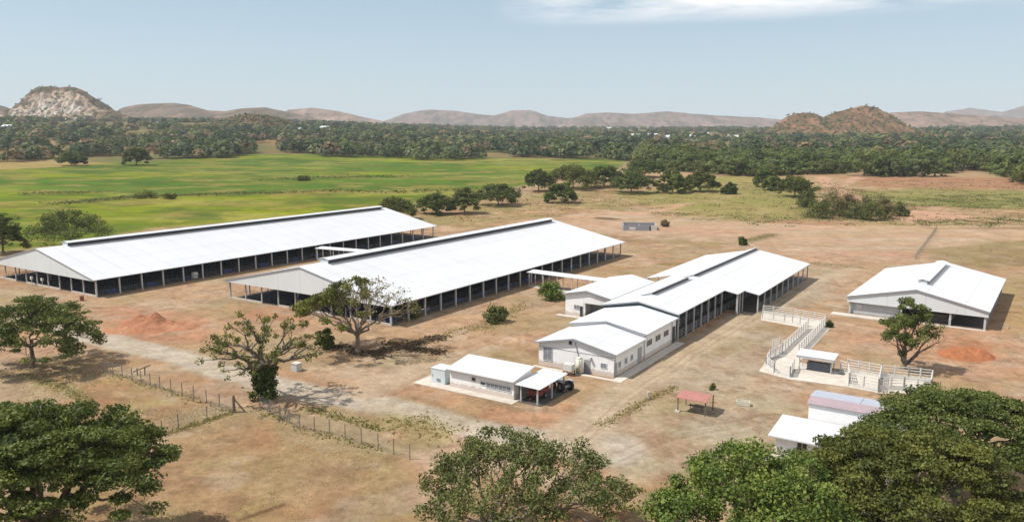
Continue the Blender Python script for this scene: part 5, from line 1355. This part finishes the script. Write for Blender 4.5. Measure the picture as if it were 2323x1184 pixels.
# thin high cloud: noise on a plane far overhead (direction / height)
sep = nt.nodes.new('ShaderNodeSeparateXYZ'); nt.links.new(tc.outputs['Generated'], sep.inputs[0])
def M(op, a, b=None, c=None):
    n = nt.nodes.new('ShaderNodeMath'); n.operation = op
    for i_, v_ in enumerate((a, b, c)):
        if v_ is None: continue
        if isinstance(v_, bpy.types.NodeSocket): nt.links.new(v_, n.inputs[i_])
        else: n.inputs[i_].default_value = v_
    return n.outputs[0]
zz = M('MAXIMUM', sep.outputs[2], 0.02)
cmb = nt.nodes.new('ShaderNodeCombineXYZ'); nt.links.new(M('DIVIDE', sep.outputs[0], zz), cmb.inputs[0]); nt.links.new(M('DIVIDE', sep.outputs[1], zz), cmb.inputs[1])
mp = nt.nodes.new('ShaderNodeMapping'); mp.inputs['Scale'].default_value = (0.62, 0.55, 1); mp.inputs['Location'].default_value = (CLX, CLY, 0) if 'CLX' in globals() else (0.35, 0.2, 0)
nt.links.new(cmb.outputs[0], mp.inputs[0])
nz = N(nt, 'ShaderNodeTexNoise', Scale=1.0, Detail=7, Roughness=0.62); nt.links.new(mp.outputs[0], nz.inputs['Vector'])
cov = ramp(nt, nz.outputs['Fac'], [(0.36, 0.0), (0.56, 0.95)])
elev = ramp(nt, sep.outputs[2], [(0.128, 0.0), (0.150, 1.0)])
side = ramp(nt, M('MULTIPLY_ADD', sep.outputs[0], 0.5, 0.5), [(0.49, 0.0), (0.53, 1.0)])
nz2 = N(nt, 'ShaderNodeTexNoise', Scale=1.7, Detail=7, Roughness=0.6); mp2 = nt.nodes.new('ShaderNodeMapping'); mp2.inputs['Scale'].default_value = (0.8, 0.9, 1); mp2.inputs['Location'].default_value = (2.6, 1.1, 0)
nt.links.new(cmb.outputs[0], mp2.inputs[0]); nt.links.new(mp2.outputs[0], nz2.inputs['Vector'])
corner = M('MULTIPLY', M('MULTIPLY', ramp(nt, nz2.outputs['Fac'], [(0.22, 0.0), (0.46, 0.9)]), ramp(nt, sep.outputs[2], [(0.135, 0.0), (0.150, 1.0)])), ramp(nt, M('MULTIPLY_ADD', sep.outputs[0], 0.5, 0.5), [(0.712, 0.0), (0.735, 1.0)]))
cf = M('MAXIMUM', M('MULTIPLY', M('MULTIPLY', cov, elev), side), corner)
air = ramp(nt, sep.outputs[2], [(0.02, 0.72), (0.17, 0.62), (0.45, 0.0)])       # bright milky air low over the plain
skyc = mix(nt, air, sky.outputs[0], mix(nt, ramp(nt, sep.outputs[2], [(0.0, 0.0), (0.17, 1.0)]), (5.2, 6.15, 6.75), (3.75, 4.95, 5.85)))
cl_col = mix(nt, cf, skyc, (8.6, 8.5, 8.5))
nt.links.new(cl_col, bg.inputs['Color']); bg.inputs['Strength'].default_value = 0.115

mh, nt, bs = new_mat('haze_air')
nt.nodes.remove(bs)
pv = nt.nodes.new('ShaderNodeVolumePrincipled'); pv.inputs['Color'].default_value = (0.88, 0.95, 1.0, 1); pv.inputs['Density'].default_value = 0.000074; pv.inputs['Anisotropy'].default_value = 0.0
nt.links.new(pv.outputs[0], nt.nodes['Material Output'].inputs['Volume'])
hz = MB().box(-9300, 9300, -9300, 9300, -4, 300).build('haze', mh); tag(hz, 'thin pale haze over the whole plain', 'haze', kind='stuff')

cam = bpy.data.cameras.new('camera'); co = bpy.data.objects.new('camera', cam); COL.objects.link(co)
cam.sensor_width = 36.0; cam.lens = 36.0 * FPX / 2323.0; cam.clip_start = 0.5; cam.clip_end = 30000
co.location = (0, 0, CAMH); co.rotation_euler = (math.pi / 2 - TH, 0, 0)
sc.camera = co
sc.render.engine = 'CYCLES'
sc.view_settings.view_transform = 'Standard'; sc.view_settings.look = 'None'; sc.view_settings.gamma = 1.0; sc.view_settings.exposure = 0.17
sc.view_settings.use_curve_mapping = False
cy = sc.cycles; cy.max_bounces = 6; cy.diffuse_bounces = 1; cy.glossy_bounces = 2; cy.transmission_bounces = 3; cy.volume_bounces = 0; cy.transparent_max_bounces = 6
cy.use_denoising = True
